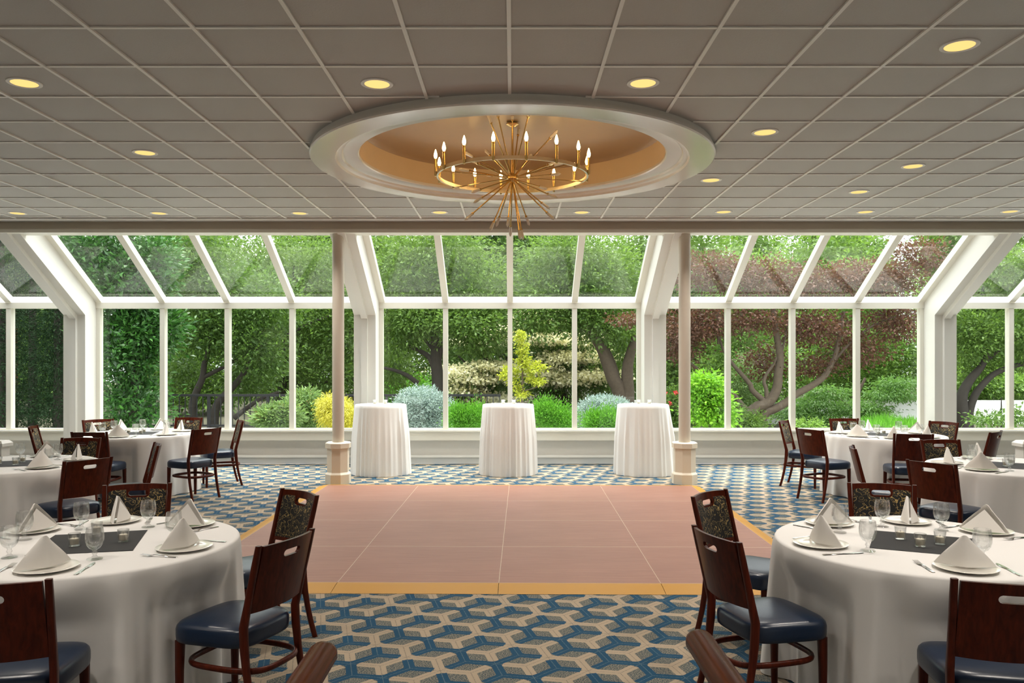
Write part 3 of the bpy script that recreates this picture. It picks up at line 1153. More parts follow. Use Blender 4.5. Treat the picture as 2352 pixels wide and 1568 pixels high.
ribbon(mb, [(-0.115, 0.006, 0.001), (-0.11, 0.0095, 0.001), (-0.06, 0.0085, 0.001), (-0.005, 0.006, 0.002), (0.0, 0.006, 0.002), (0.005, 0.009, 0.001), (0.06, 0.0105, 0.001), (0.095, 0.008, 0.001), (0.112, 0.002, 0.001)], 0.0028)
knife0 = tag(mb.build('knife', M_['steel'], None, True, 40), 'x', 'knife')


def make_candle():
    t = thing('votive_candle', 'x', 'candle')
    MB().lathe([(0.0, 0.0), (0.025, 0.0), (0.0265, 0.004), (0.0275, 0.03), (0.030, 0.066), (0.0293, 0.067), (0.0286, 0.066), (0.0262, 0.03), (0.0245, 0.009), (0.0, 0.008)], 28, caps=False).build('glass_cup', M_['glass'], t, True, 50)
    wx = MB().lathe([(0.0, 0.0085), (0.0205, 0.0085), (0.0215, 0.03), (0.020, 0.0385), (0.016, 0.040), (0.0, 0.0385)], 24, caps=False).build('wax', M_['wax'], t, True, 50)
    MB().tube([(0, 0, 0.038), (0.001, 0, 0.048)], 0.0009, 6).build('wick', M_['wick'], wx)
    return t


candle0 = make_candle()
runner_shape = dict(NL=[(-.19, -.30), (-.31, .185), (.15, .31), (.30, -.19)], NR=[(-.33, -.13), (-.11, .30), (.33, .085), (-.02 + .10, -.32)])
candle_pos = dict(NL=[(-.055, -.09), (.155, .01), (-.085, .2)], NR=[(-.07, .075), (-.05, -.1), (.08, -.05)])
firsts = {}


def inst(proto, kind):
    if kind in firsts:
        return copy_tree(proto)
    firsts[kind] = True
    return proto


rnd = random.Random(3)
for tk, seats in ST.items():
    tx, ty = TAB[tk]
    oc = octs([a % 360 for a, _ in seats])
    # black square of cloth in the middle
    if tk in runner_shape:
        q = runner_shape[tk]
    else:
        a0 = {'ML': 0.35, 'MR': 1.0, 'FL': 0.2, 'FR': 0.9}[tk]
        q = [(0.345 * math.cos(a0 + PI / 4 + PI / 2 * i), 0.345 * math.sin(a0 + PI / 4 + PI / 2 * i)) for i in range(4)]
    NB = 10
    vs, fs = [], []
    for i in range(NB + 1):
        for j in range(NB + 1):
            u, v = i / NB, j / NB
            a = Vector(q[0]).lerp(Vector(q[1]), u)
            b = Vector(q[3]).lerp(Vector(q[2]), u)
            p = a.lerp(b, v)
            w = 0.0018 + 0.0008 * math.sin(9 * p.x + 4 * p.y) + 0.0005 * math.sin(21 * p.y)
            vs.append((p.x, p.y, w))
    nv = len(vs)
    vs += [(x, y, 0.0003) for x, y, z in vs]
    for i in range(NB):
        for j in range(NB):
            a = i * (NB + 1) + j
            fs.append((a, a + NB + 1, a + NB + 2, a + 1))
            fs.append((nv + a, nv + a + 1, nv + a + NB + 2, nv + a + NB + 1))
    ed = [(i, i + 1) for i in range(NB)] + [(NB * (NB + 1) + i, NB * (NB + 1) + i + 1) for i in range(NB)] + [(i * (NB + 1), (i + 1) * (NB + 1)) for i in range(NB)] + [(i * (NB + 1) + NB, (i + 1) * (NB + 1) + NB) for i in range(NB)]
    fs += [(a, b, b + nv, a + nv) for a, b in ed]
    o = MB().add(vs, fs).build('table_overlay', M_['black'], None, True, 60)
    o.location = (tx, ty, ZT + 0.0008)
    tag(o, 'black square overlay cloth in the middle of the %s' % TNAME[tk], 'table overlay', 'black overlays on the round tables')
    cp = candle_pos.get(tk, [(-0.10, -0.03), (0.09, -0.08), (0.04, 0.11)])
    order = sorted(cp)
    for c in cp:
        pos = ('leftmost', 'middle', 'rightmost')[order.index(c)]
        o = inst(candle0, 'candle')
        put(o, (tx + c[0], ty + c[1], ZT + 0.0036), 0, 'unlit votive candle in a glass cup, %s of three on the %s' % (pos, TNAME[tk]), 'votive candles on the round tables')
    for ang, turn in seats:
        th = R(ang)
        rad, rgt = Vector((math.cos(th), math.sin(th))), Vector((-math.sin(th), math.cos(th)))
        base = Vector((tx, ty))
        where = 'at the %s place, %s' % (oc[ang % 360], TNAME[tk])
        P = base + rad * 0.565
        o = inst(plate0, 'plate')
        put(o, (P.x, P.y, ZT + 0.0006), 0, 'white dinner plate under the napkin ' + where, 'dinner plates on the round tables')
        o = inst(napkin0, 'napkin')
        put(o, (P.x, P.y, ZT + 0.0172), th + PI / 2 + PI + R(turn), 'white napkin folded to a peak ' + where, 'folded napkins on the round tables')
        ga = th + R(21)
        G = base + Vector((math.cos(ga), math.sin(ga))) * 0.415
        o = inst(goblet0, 'goblet')
        put(o, (G.x, G.y, ZT + 0.0006), rnd.uniform(0, 6), 'clear stemmed water goblet ' + where, 'water goblets on the round tables')
        Fp = P - rgt * (0.185 + rnd.uniform(-0.01, 0.012)) + rad * rnd.uniform(-0.03, 0.0)
        o = inst(fork0, 'fork')
        put(o, (Fp.x, Fp.y, ZT + 0.0006), th + PI / 2 + rnd.uniform(-0.12, 0.12), 'steel fork beside the plate ' + where, 'forks on the round tables')
        Kp = P + rgt * (0.185 + rnd.uniform(-0.01, 0.012)) + rad * rnd.uniform(-0.02, 0.01)
        o = inst(knife0, 'knife')
        put(o, (Kp.x, Kp.y, ZT + 0.0006), th + PI / 2 + rnd.uniform(-0.1, 0.1), 'steel knife beside the plate ' + where, 'knives on the round tables')

# ------------------------------------------------------------------ cocktail tables at the windows
def cocktail_cloth(seed, lean):
    rnd = random.Random(seed)
    NA, NZ = 260, 24
    comps = [(k, rnd.uniform(0.3, 1.0), rnd.uniform(0, 2 * PI)) for k in (4, 7, 11, 15, 19, 24)]
    tot = sum(c[1] for c in comps)
    H0 = 1.065
    rows = [[(r, H0, 0)] * NA for r in (0.0001, 0.15, 0.28, 0.36)] + [[(0.382, H0 - 0.002, 0)] * NA, [(0.392, H0 - 0.010, 0)] * NA]
    for k in range(1, NZ + 1):
        u = k / NZ
        z = (H0 - 0.010) * (1 - u) + 0.004 * u
        row = []
        for i in range(NA):
            a = 2 * PI * i / NA
            f = sum(c[1] * math.sin(c[0] * a + c[2]) for c in comps) / tot
            f = 1 - abs(f) * 2.2
            sm = lean * max(0.0, math.cos(a)) ** 2 * u
            row.append((0.393 + 0.035 * u + 0.032 * f * min(1, u * 2.2) + sm, z, 0))
        rows.append(row)
    vs, fs = [], []
    for row in rows:
        for i, (r, z, _) in enumerate(row):
            a = 2 * PI * i / NA
            vs.append((r * math.cos(a), r * math.sin(a), z))
    for k in range(len(rows) - 1):
        for i in range(NA):
            j = (i + 1) % NA
            fs.append((k * NA + i, k * NA + j, (k + 1) * NA + j, (k + 1) * NA + i))
    return MB().add(vs, fs)


vot = None
for s, (cx, w, ln) in enumerate(((-2.03, 'left', 0.02), (-0.067, 'middle', 0.0), (2.01, 'right', 0.09))):
    o = cocktail_cloth(40 + s, ln).build('cocktail_tablecloth', M_['drape'], None, True, 75)
    o.location = (cx, 12.47, 0)
    tag(o, 'tall white draped cloth over the %s cocktail table by the windows' % w, 'tablecloth', 'draped cocktail tables by the windows')
    for dx, wd in ((-0.075, 'left'), (0.085, 'right')):
        if vot is None:
            vot = thing('glass_votive', 'x', 'candle')
            MB().lathe([(0.0, 0.0), (0.026, 0.0), (0.028, 0.004), (0.033, 0.07), (0.0322, 0.071), (0.0312, 0.07), (0.0265, 0.008), (0.0, 0.008)], 24, caps=False).build('glass_cup', M_['glass'], vot, True, 50)
            MB().lathe([(0.0, 0.0085), (0.023, 0.0085), (0.025, 0.035), (0.0, 0.036)], 20, caps=False).build('wax', M_['wax'], vot, True, 50)
            v = vot
        else:
            v = copy_tree(vot)
        put(v, (cx + dx, 12.40, 1.0655), 0, 'small glass votive, %s of the pair on the %s cocktail table' % (wd, w), 'votives on the cocktail tables')

# ------------------------------------------------------------------ handrails and newel posts
def handrail(x, y1, ztop, lab):
    t = thing('handrail', lab, 'handrail', (x, 0, 0), 0, 'pair of mahogany handrails at the bottom of the picture')
    # moulded profile in xz, swept along y
    pf = []
    for i in range(15):
        a = PI * (1.0 - i / 14.0)
        pf.append((0.040 * math.cos(a), -0.032 + 0.032 * math.sin(a)))
    pf += [(0.040, -0.045), (0.034, -0.055), (0.022, -0.060), (0.022, -0.074), (-0.022, -0.074), (-0.022, -0.060), (-0.034, -0.055), (-0.040, -0.045)]
    npf = len(pf)
    ys = [0.3, y1 - 0.022, y1 - 0.006, y1]
    sc = [1.0, 1.0, 0.95, 0.80]
    vs, fs = [], []
    for y, s in zip(ys, sc):
        vs += [(px * s, y, ztop - 0.037 + (pz + 0.037) * s) for px, pz in pf]
    for k in range(len(ys) - 1):
        for i in range(npf):
            j = (i + 1) % npf
            fs.append((k * npf + i, k * npf + j, (k + 1) * npf + j, (k + 1) * npf + i))
    fs += [tuple(range(npf)), tuple((len(ys) - 1) * npf + i for i in range(npf))]
    MB().add(vs, fs).build('rail', M_['rail'], t, True, 45)
    for y in (0.6, 1.55):
        MB().bar([(0, y, 0), (0, y, ztop - 0.073)], 0.04, 0.04).build('post', M_['wood'], t, True)
    return t


handrail(-0.523, 2.25, 0.965, 'mahogany handrail end at the bottom, left of the carpet gap')
handrail(0.535, 2.33, 0.972, 'mahogany handrail end at the bottom, right of the carpet gap')
for x, s in ((-5.74, 'left'), (5.74, 'right')):
    t = thing('newel_post', 'white square newel post cut by the %s picture edge beside the middle table' % s, 'post', (x, 9.05, 0), 0, 'white newel posts')
    MB().box(-0.075, 0.075, -0.075, 0.075, 0, 0.78).build('shaft', M_['white'], t)
    mb = MB().box(-0.10, 0.10, -0.10, 0.10, 0.78, 0.815)
    mb.add([(-0.10, -0.10, 0.815), (0.10, -0.10, 0.815), (0.10, 0.10, 0.815), (-0.10, 0.10, 0.815), (-0.07, -0.07, 0.845), (0.07, -0.07, 0.845), (0.07, 0.07, 0.845), (-0.07, 0.07, 0.845)], [(4, 5, 6, 7), (0, 1, 5, 4), (1, 2, 6, 5), (2, 3, 7, 6), (3, 0, 4, 7)])
    mb.build('cap', M_['white'], t)

# ------------------------------------------------------------------ garden
GZ = -0.15
tag(MB().box(-45, 45, WIN + 0.2, 70, GZ - 0.2, GZ).build('ground', M_['ground']), 'brown and green garden ground outside the windows', None, None, 'structure')

tag(MB().box(-14, 14, WIN + 0.2, 17.35, GZ, GZ + 0.01).build('bounce_terrace', painted('bounce_paving', (0.72, 0.71, 0.68), 0.8, 0.1, 4)), 'pale terrace paving added unseen outside the windows to bounce light indoors', None, None, 'structure')  # unseen pale sheet, added to bounce daylight up to the ceiling
L_ = {}
L_['magnolia'] = leaf('leaf_evergreen', (0.014, 0.062, 0.013), (0.085, 0.26, 0.042), 0.22, 0.35, 0.5)
L_['hemlock'] = leaf('leaf_hemlock_shade', (0.010, 0.034, 0.010), (0.022, 0.062, 0.016), 0.05, 0.7, 0.2)  # shade of the dark corner put into very dark leaf colour
L_['mid'] = leaf('leaf_mid_green', (0.056, 0.120, 0.022), (0.205, 0.345, 0.072), 0.42)
L_['deep'] = leaf('leaf_deep_green', (0.040, 0.098, 0.018), (0.150, 0.27, 0.055), 0.40)
L_['light'] = leaf('leaf_light_green', (0.085, 0.185, 0.034), (0.25, 0.41, 0.085), 0.42)
L_['maple'] = leaf('leaf_red_maple', (0.085, 0.046, 0.028), (0.185, 0.082, 0.055), 0.32)
L_['mapleg'] = leaf('leaf_green_maple', (0.085, 0.21, 0.045), (0.19, 0.36, 0.09), 0.4)
L_['lime'] = leaf('leaf_lime', (0.12, 0.34, 0.025), (0.28, 0.55, 0.045), 0.4)
L_['box'] = leaf('leaf_boxwood', (0.070, 0.25, 0.020), (0.18, 0.46, 0.045), 0.35)
L_['spruce'] = leaf('needle_blue_spruce', (0.24, 0.34, 0.32), (0.46, 0.58, 0.55), 0.15)
L_['gold'] = leaf('spray_golden', (0.30, 0.38, 0.026), (0.58, 0.60, 0.055), 0.3)
L_['yellow'] = leaf('thread_yellow', (0.46, 0.44, 0.045), (0.74, 0.68, 0.10), 0.25)
L_['rhodo'] = leaf('leaf_rhododendron', (0.10, 0.20, 0.060), (0.25, 0.38, 0.12), 0.3)
L_['bract'] = leaf('cream_bract', (0.84, 0.79, 0.60), (0.95, 0.91, 0.76), 0.5)
L_['rose'] = leaf('red_rose_petal', (0.55, 0.02, 0.03), (0.75, 0.08, 0.10), 0.2)
L_['tip'] = leaf('russet_bud', (0.45, 0.24, 0.12), (0.62, 0.40, 0.22), 0.2)


def foliage(name, loc, blobs, n, size, mat, parent, seed, width=0.42, clump=0.22, flat=0.6, per=16, up=0.7, droop=0.15, shell=0.45, radial=0.6):
    """leaves as folded blades in clusters that fill ellipsoids (centre, rx, ry, rz)"""
    rg = np.random.default_rng(seed)
    loc = np.array(loc)
    C = np.array([b[0] for b in blobs], float)
    Rr = np.array([b[1:4] for b in blobs], float)
    wt = (Rr[:, 0] * Rr[:, 1] * Rr[:, 2]) ** 0.667
    nc = max(1, n // per)
    bi = rg.choice(len(blobs), nc, p=wt / wt.sum())
    d = rg.normal(size=(nc, 3))
    d /= np.linalg.norm(d, axis=1)[:, None]
    cc = C[bi] + d * Rr[bi] * (rg.random(nc) ** shell)[:, None]
    li = np.repeat(np.arange(nc), per)
    N = len(li)
    off = rg.normal(size=(N, 3)) * clump * np.array([1, 1, flat])
    p = cc[li] + off
    dirv = off / (np.linalg.norm(off, axis=1)[:, None] + 1e-6) * radial + d[li] * 0.5 + rg.normal(size=(N, 3)) * 0.45 + np.array([0, 0, -droop])
    dirv /= np.linalg.norm(dirv, axis=1)[:, None]
    nv = rg.normal(size=(N, 3)) * 0.6 + np.array([0, 0, up]) + d[li] * 0.35
    sv = np.cross(dirv, nv)
    sv /= np.linalg.norm(sv, axis=1)[:, None] + 1e-9
    nn = np.cross(sv, dirv)
    Ls = size * rg.uniform(0.65, 1.25, N)[:, None]
    Ws = Ls * width * 0.5
    V = np.empty((N, 4, 3))
    V[:, 0] = p
    V[:, 1] = p + dirv * Ls * 0.45 + sv * Ws + nn * Ls * 0.10
    V[:, 2] = p + dirv * Ls
    V[:, 3] = p + dirv * Ls * 0.45 - sv * Ws + nn * Ls * 0.10
    V = V.reshape(-1, 3)
    V[:, 2] = np.maximum(V[:, 2], GZ + 0.01)
    V -= loc
    me = bpy.data.meshes.new(name)
    me.vertices.add(4 * N)
    me.vertices.foreach_set('co', V.astype(np.float32).ravel())
    me.loops.add(4 * N)
    me.loops.foreach_set('vertex_index', np.arange(4 * N, dtype=np.int32))
    me.polygons.add(N)
    me.polygons.foreach_set('loop_start', np.arange(0, 4 * N, 4, dtype=np.int32))
    me.update(calc_edges=True)
    me.validate()
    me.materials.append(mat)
    o = bpy.data.objects.new(name, me)
    link(o, parent)
    KIDS.setdefault(parent.name, []).append(o)
    return o


def limb_path(pts, loc, jit=0.0, seed=0):
    """smooths a polyline of points and makes it relative to loc"""
    P = [Vector(p) for p in pts]
    out = []
    for i in range(len(P) - 1):
        p0, p1, p2, p3 = P[max(i - 1, 0)], P[i], P[i + 1], P[min(i + 2, len(P) - 1)]
        for k in range(4):
            t = k / 4
            out.append(0.5 * ((2 * p1) + (p2 - p0) * t + (2 * p0 - 5 * p1 + 4 * p2 - p3) * t * t + (3 * p1 - p0 - 3 * p2 + p3) * t ** 3))
    out.append(P[-1])
    return [p - Vector(loc) for p in out]


def plant(name, lab, cat, loc, limbs, crowns, bark='bark', group=None):
    """limbs: (points, r0, r1); crowns: dict of foliage settings"""
    t = thing(name, lab, cat, loc, 0, group)
    for q, (pts, r0, r1) in enumerate(limbs):
        pp = limb_path(pts, loc)
        n = len(pp)
        MB().tube(pp, [r0 + (r1 - r0) * i / (n - 1) for i in range(n)], 9).build('trunk' if q == 0 else 'branch', M_[bark], t, True, 80)
    for q, c in enumerate(crowns):
        c = dict(c)
        foliage(c.pop('name', 'foliage'), loc, c.pop('blobs'), c.pop('n'), c.pop('size'), L_[c.pop('mat')], t, c.pop('seed', q + len(lab)), **c)
    return t


def blob(px, py, rx, ry, Y, ryd):
    """an ellipsoid by its middle and half sizes as measured on the photograph, at the distance Y"""
    c = at(px, py, Y)
    return (tuple(c), rx * Y / FOC, ryd, ry * Y / FOC)


def line(pts, Y):
    return [at(px, py, Y + (p[0] if p else 0)) for px, py, *p in pts]


# distant trees behind everything: five kinds of crown, turned and repeated
kinds = []
rnd = random.Random(8)
spec = [('deep', 15500, 0.235, 'tall deep green tree'), ('mid', 15500, 0.22, 'tall mid green tree'), ('light', 14500, 0.21, 'tall light green tree'), ('mid', 15000, 0.20, 'broad mid green tree'), ('light', 15500, 0.22, 'broad light green tree')]
places = []
for row, (yy, off) in enumerate(((28.4, 0.0), (34.0, 2.8), (39.6, 0.0), (45.2, 2.8))):
    for q in range(-5 - row // 2, 6 + row // 2):
        xx = off + q * 5.55 + rnd.uniform(-0.1, 0.1)
        if abs(xx) < 0.66 * yy + 2:
            places.append((xx, yy + rnd.uniform(-0.1, 0.1), (0, 1, 3, 2, 1, 4, 3)[(q * 3 + row * 2) % 7] if xx < 3 else (2, 3, 4, 1)[(q + row) % 4]))
made = {}
seats = ['behind the bay cut off at left', 'behind the left bay', 'behind the middle bay', 'behind the right bay', 'behind the bay cut off at right']
for q, (x, y, kd) in enumerate(places):
    mat, nl, sz, nm = spec[kd]
    if kd not in made:
        hh = 8.2 if kd < 3 else 7.2
        rr_ = random.Random(kd)
        bl = [((0, 0, 4.2), 1.95, 1.9, 4.1)]
        for i in range(9):
            a = rr_.uniform(0, 2 * PI)
            bl.append(((1.0 * math.cos(a), 1.0 * math.sin(a), rr_.uniform(0.8, hh - 1)), 1.05, 1.05, 1.0))
        t = plant('garden_tree', 'x', 'tree', (0, 0, 0), [([(0, 0, GZ), (0.1, 0, 2), (0.0, 0.1, 4.5)], 0.16, 0.08)], [dict(blobs=bl, n=nl, size=sz, mat=mat, clump=0.30, seed=kd + 60, shell=0.5, flat=0.55, per=18)], 'darkbark')
        made[kd] = t
        o = t
    else:
        o = copy_tree(made[kd])
    sc = rnd.uniform(0.92, 1.12)
    o.scale = (sc, sc, sc * rnd.uniform(0.95, 1.1))
    pxx = CXP + FOC * x / y
    bay = 0 if pxx < 176 else 1 if pxx < 837 else 2 if pxx < 1506 else 3 if pxx < 2165 else 4
    dep = 'in the rearmost row' if y > 42 else 'in the third row' if y > 36 else 'in the second row' if y > 31 else 'in the first row'
    put(o, (x, y, GZ), rnd.uniform(0, 6.28), '%s %s %s' % (nm, dep, seats[bay]), 'trees of the wood behind the garden')

# evergreens with shade in their leaf colour, made-up brown building at the left edge
t = thing('shed_stand_in', 'made-up brown shingled outbuilding for a reflection-like brown in the leftmost window panes', 'building', (-11.4, 19.2, GZ), 0)
MB().box(-5.0, -1.85, 0, 2.5, 0, 3.2).build('wall', M_['siding'], t)  # stands in for a brown tone that looks like a reflection
MB().prism_x([(-0.4, 3.1), (1.25, 4.3), (2.9, 3.1), (2.9, 3.2), (1.25, 4.45), (-0.4, 3.2)], -5.2, -1.65).build('roof', M_['darkbark'], t)
for q, (px, Y, w) in enumerate(((2, 17.7, 54), (134, 18.1, 48), (75, 19.9, 75))):  # last one added to darken what shows behind the others
    b = at(px, 985, Y)
    plant('hemlock', 'dark shaded hemlock %s beyond the leftmost window panes' % (('cut by the picture edge', 'beside the white frame post', 'standing behind two others')[q]), 'tree', (b.x, Y, GZ), [([(b.x, Y, GZ), (b.x, Y, 3), (b.x, Y, 6)], 0.12, 0.04)],
          [dict(blobs=[blob(px, 930, w, 60, Y, 0.7), blob(px, 830, w, 80, Y, 0.7), blob(px, 720, w * 0.9, 90, Y, 0.7), blob(px, 600, w * 0.9, 80, Y, 0.7)], n=15000, size=0.085, mat='hemlock', clump=0.14, width=0.22)], 'darkbark', None)

# glossy evergreen at the left
Y = 16.3
b = at(300, 985, Y)
plant('evergreen_tree', 'broad glossy-leaved evergreen right outside the left bay', 'tree', (b.x, Y, GZ), [([(b.x, Y, GZ), (b.x + 0.1, Y, 1.8), (b.x, Y, 4.6)], 0.10, 0.04)],
      [dict(blobs=[blob(300, 930, 75, 75, Y, 0.75), blob(290, 800, 80, 90, Y, 0.8), blob(330, 760, 75, 70, Y, 0.7), blob(280, 650, 100, 80, Y, 0.8), blob(230, 570, 120, 70, Y, 0.8), blob(345, 600, 60, 70, Y, 0.6), blob(385, 745, 35, 35, Y, 0.4)],
            n=21000, size=0.135, mat='magnolia', clump=0.15, width=0.36, per=12, droop=-0.1, radial=1.0)], 'darkbark')

# tree with dark curved stems, left bay
Y = 20.0
base = at(446, 990, Y)
base.z = GZ
plant('garden_tree', 'tree with dark forked stems leaning behind the railing in the left bay', 'tree', tuple(base),
      [(line([(450, 1010), (442, 935), (452, 898), (465, 868), (469, 838), (476, 815), (480, 770)], Y), 0.105, 0.05),
       (line([(465, 868), (490, 855), (516, 842), (545, 825), (585, 800)], Y), 0.06, 0.03),
       (line([(492, 1010), (493, 950), (503, 922), (533, 890), (556, 862), (572, 835), (600, 790)], Y, ), 0.12, 0.045),
       (line([(538, 960), (566, 938), (600, 915), (640, 900)], Y), 0.07, 0.03)],
      [dict(blobs=[blob(450, 755, 85, 55, Y, 1.0), blob(540, 770, 80, 60, Y, 1.1), blob(600, 810, 60, 70, Y, 1.0), blob(480, 650, 110, 75, Y, 1.2), blob(610, 690, 80, 70, Y, 1.1), blob(560, 880, 55, 30, Y + 0.8, 0.8), blob(420, 560, 100, 60, Y, 1.1), blob(420, 840, 40, 60, Y + 1.5, 0.8)],
            n=24000, size=0.115, mat='deep', clump=0.24, flat=0.5)], 'darkbark')
Y = 23.7
b = at(640, 990, Y)
plant('garden_tree', 'leafy mid green tree filling the inner half of the left bay', 'tree', (b.x, Y, GZ),
      [([(b.x, Y, GZ), (b.x + 0.2, Y, 2.0), (b.x + 0.5, Y, 4.5)], 0.15, 0.07), (line([(640, 860), (700, 885), (770, 872)], Y), 0.06, 0.02), (line([(660, 770), (730, 735), (790, 715)], Y - 0.6), 0.05, 0.02)],
      [dict(blobs=[blob(620, 830, 90, 80, Y, 1.2), blob(740, 850, 75, 70, Y, 1.2), blob(700, 740, 100, 70, Y, 1.2), blob(580, 600, 110, 80, Y, 1.3), blob(720, 610, 100, 80, Y, 1.2), blob(800, 730, 60, 120, Y, 1.0)],
            n=26000, size=0.125, mat='mid', clump=0.26, flat=0.5)], 'darkbark')

# big tree of the middle bay
Y = 21.0
base = at(1002, 1000, Y)
base.z = GZ
plant('garden_tree', 'spreading tree with thick dark trunk behind the blue spruce', 'tree', tuple(base),
      [(line([(1012, 1010), (1008, 900), (1004, 855), (1001, 820), (997, 770), (992, 735), (986, 690)], Y), 0.20, 0.07),
       (line([(1006, 880), (995, 838), (984, 818), (962, 805), (935, 793)], Y), 0.10, 0.04),
       (line([(1003, 835), (998, 808), (985, 792), (975, 778)], Y), 0.07, 0.03),
       (line([(1004, 850), (1012, 810), (1020, 780), (1040, 740)], Y), 0.07, 0.03),
       (line([(960, 880), (935, 862), (905, 850), (870, 842)], Y), 0.07, 0.03)],
      [dict(blobs=[blob(915, 760, 60, 50, Y, 1.0), blob(960, 725, 70, 45, Y - 0.6, 0.8), blob(1060, 745, 80, 45, Y - 0.6, 1.0), blob(900, 850, 45, 50, Y + 1, 0.8), blob(940, 640, 100, 80, Y, 1.2), blob(1090, 660, 110, 80, Y, 1.2), blob(1000, 570, 130, 60, Y, 1.2), blob(1110, 780, 50, 40, Y - 0.3, 0.8)],
            n=26000, size=0.12, mat='mid', clump=0.24, flat=0.45)], 'darkbark')
# lower growth behind the spruce
Y = 23.6
b = at(930, 990, Y)
plant('shrub', 'loose light green shrub at the foot of the spreading tree', 'shrub', (b.x, Y, GZ), [([(b.x, Y, GZ), (b.x, Y, 0.8)], 0.03, 0.01)],
      [dict(blobs=[blob(900, 925, 50, 45, Y, 0.6), blob(960, 905, 45, 40, Y, 0.6)], n=6000, size=0.10, mat='box', clump=0.18)], 'darkbark')

# dogwoods
for q, (px, Y, bl, lab, nn_) in enumerate((
        (1110, 25.2, [(1090, 878, 75, 18), (1060, 905, 50, 14), (1130, 850, 60, 16), (1110, 790, 70, 22), (1170, 770, 50, 20), (1050, 860, 40, 14), (1120, 925, 50, 20)], 'cream flowering dogwood left of the golden conifer', 5200),
        (1290, 23.7, [(1250, 790, 60, 18), (1290, 830, 60, 20), (1240, 740, 60, 20), (1330, 790, 50, 20), (1290, 880, 70, 22), (1370, 870, 50, 24), (1240, 860, 45, 18), (1390, 830, 40, 20)], 'cream flowering dogwood right of the golden conifer', 6200))):
    b = at(px, 990, Y)
    bl3 = [blob(x, y, rx, ry, Y, 0.9) for x, y, rx, ry in bl]
    bl4 = [((c[0], c[1] - 0.35, c[2] + 0.12), rx, ry, rz * 0.6) for c, rx, ry, rz in bl3]
    plant('dogwood', lab, 'tree', (b.x, Y, GZ), [([(b.x, Y, GZ), (b.x + 0.1, Y, 1.5), (b.x - 0.1, Y, 3.0)], 0.10, 0.04), ([(b.x, Y, 0.9), (b.x + 0.7, Y - 0.1, 1.7), (b.x + 1.1, Y, 2.4)], 0.05, 0.02), ([(b.x, Y, 1.1), (b.x - 0.8, Y, 1.9)], 0.05, 0.02)],
          [dict(blobs=bl3 + [blob(px, 880, 90, 60, Y + 0.6, 0.7)], n=15000, size=0.11, mat='deep', clump=0.20, flat=0.3, seed=q + 3),
           dict(name='blossoms', blobs=bl4, n=nn_ * 2, size=0.095, mat='bract', clump=0.20, flat=0.22, up=0.5, width=0.9, seed=q + 9, per=20)], 'darkbark')

# golden conifer
Y = 17.0
b = at(1197, 990, Y)
bl = [blob(1196, 768, 5, 10, Y, 0.06), blob(1197, 785, 9, 14, Y, 0.10), blob(1199, 806, 11, 12, Y, 0.12), blob(1200, 826, 15, 10, Y, 0.16), blob(1206, 836, 14, 8, Y, 0.16), blob(1182, 850, 14, 9, Y, 0.16), blob(1220, 848, 18, 8, Y, 0.18), blob(1163, 858, 14, 12, Y, 0.16), blob(1238, 838, 12, 6, Y, 0.12),
      blob(1216, 868, 14, 7, Y, 0.16), blob(1235, 877, 22, 5, Y, 0.18), blob(1180, 874, 12, 8, Y, 0.16), blob(1200, 905, 16, 6, Y, 0.2), blob(1250, 842, 6, 4, Y, 0.08), blob(1186, 890, 10, 6, Y, 0.14)]
brs = [([(b.x, Y, GZ), at(1200, 890, Y), at(1198, 780, Y)], 0.035, 0.010)]
for px, py in ((1250, 842), (1258, 876), (1150, 862), (1170, 880), (1236, 905), (1165, 905), (1215, 915)):
    brs.append(([at(1200, py + 22, Y), at((1200 + px) / 2, py + 14, Y), at(px, py, Y)], 0.014, 0.005))
plant('golden_conifer', 'slim golden yellow conifer behind the middle cocktail table', 'tree', (b.x, Y, GZ), brs, [dict(blobs=bl, n=3000, size=0.064, mat='gold', clump=0.042, flat=0.55, width=0.5, per=14, up=0.9, shell=0.6)], 'bark')

# twin trunk tree of the middle bay, right
Y = 20.8
b = at(1432, 1000, Y)
b.z = GZ
plant('garden_tree', 'tree with two bare leaning trunks above the second blue spruce', 'tree', tuple(b),
      [(line([(1432, 1010), (1424, 905), (1410, 872), (1396, 835), (1384, 803), (1370, 780), (1345, 745)], Y), 0.21, 0.12),
       (line([(1440, 1010), (1442, 910), (1441, 866), (1443, 835), (1449, 810), (1462, 770)], Y), 0.19, 0.11),
       (line([(1422, 890), (1417, 860), (1408, 830), (1395, 800)], Y + 0.2), 0.08, 0.05)],
      [dict(blobs=[blob(1400, 745, 90, 50, Y, 1.1), blob(1340, 730, 60, 45, Y, 1.0), blob(1440, 800, 50, 60, Y + 1.2, 0.8), blob(1390, 630, 110, 80, Y, 1.3), blob(1270, 680, 90, 60, Y - 0.3, 1.0), blob(1300, 590, 110, 70, Y, 1.2), blob(1220, 735, 60, 40, Y - 0.5, 0.8)],
            n=24000, size=0.115, mat='mid', clump=0.24, flat=0.5)], 'bark')

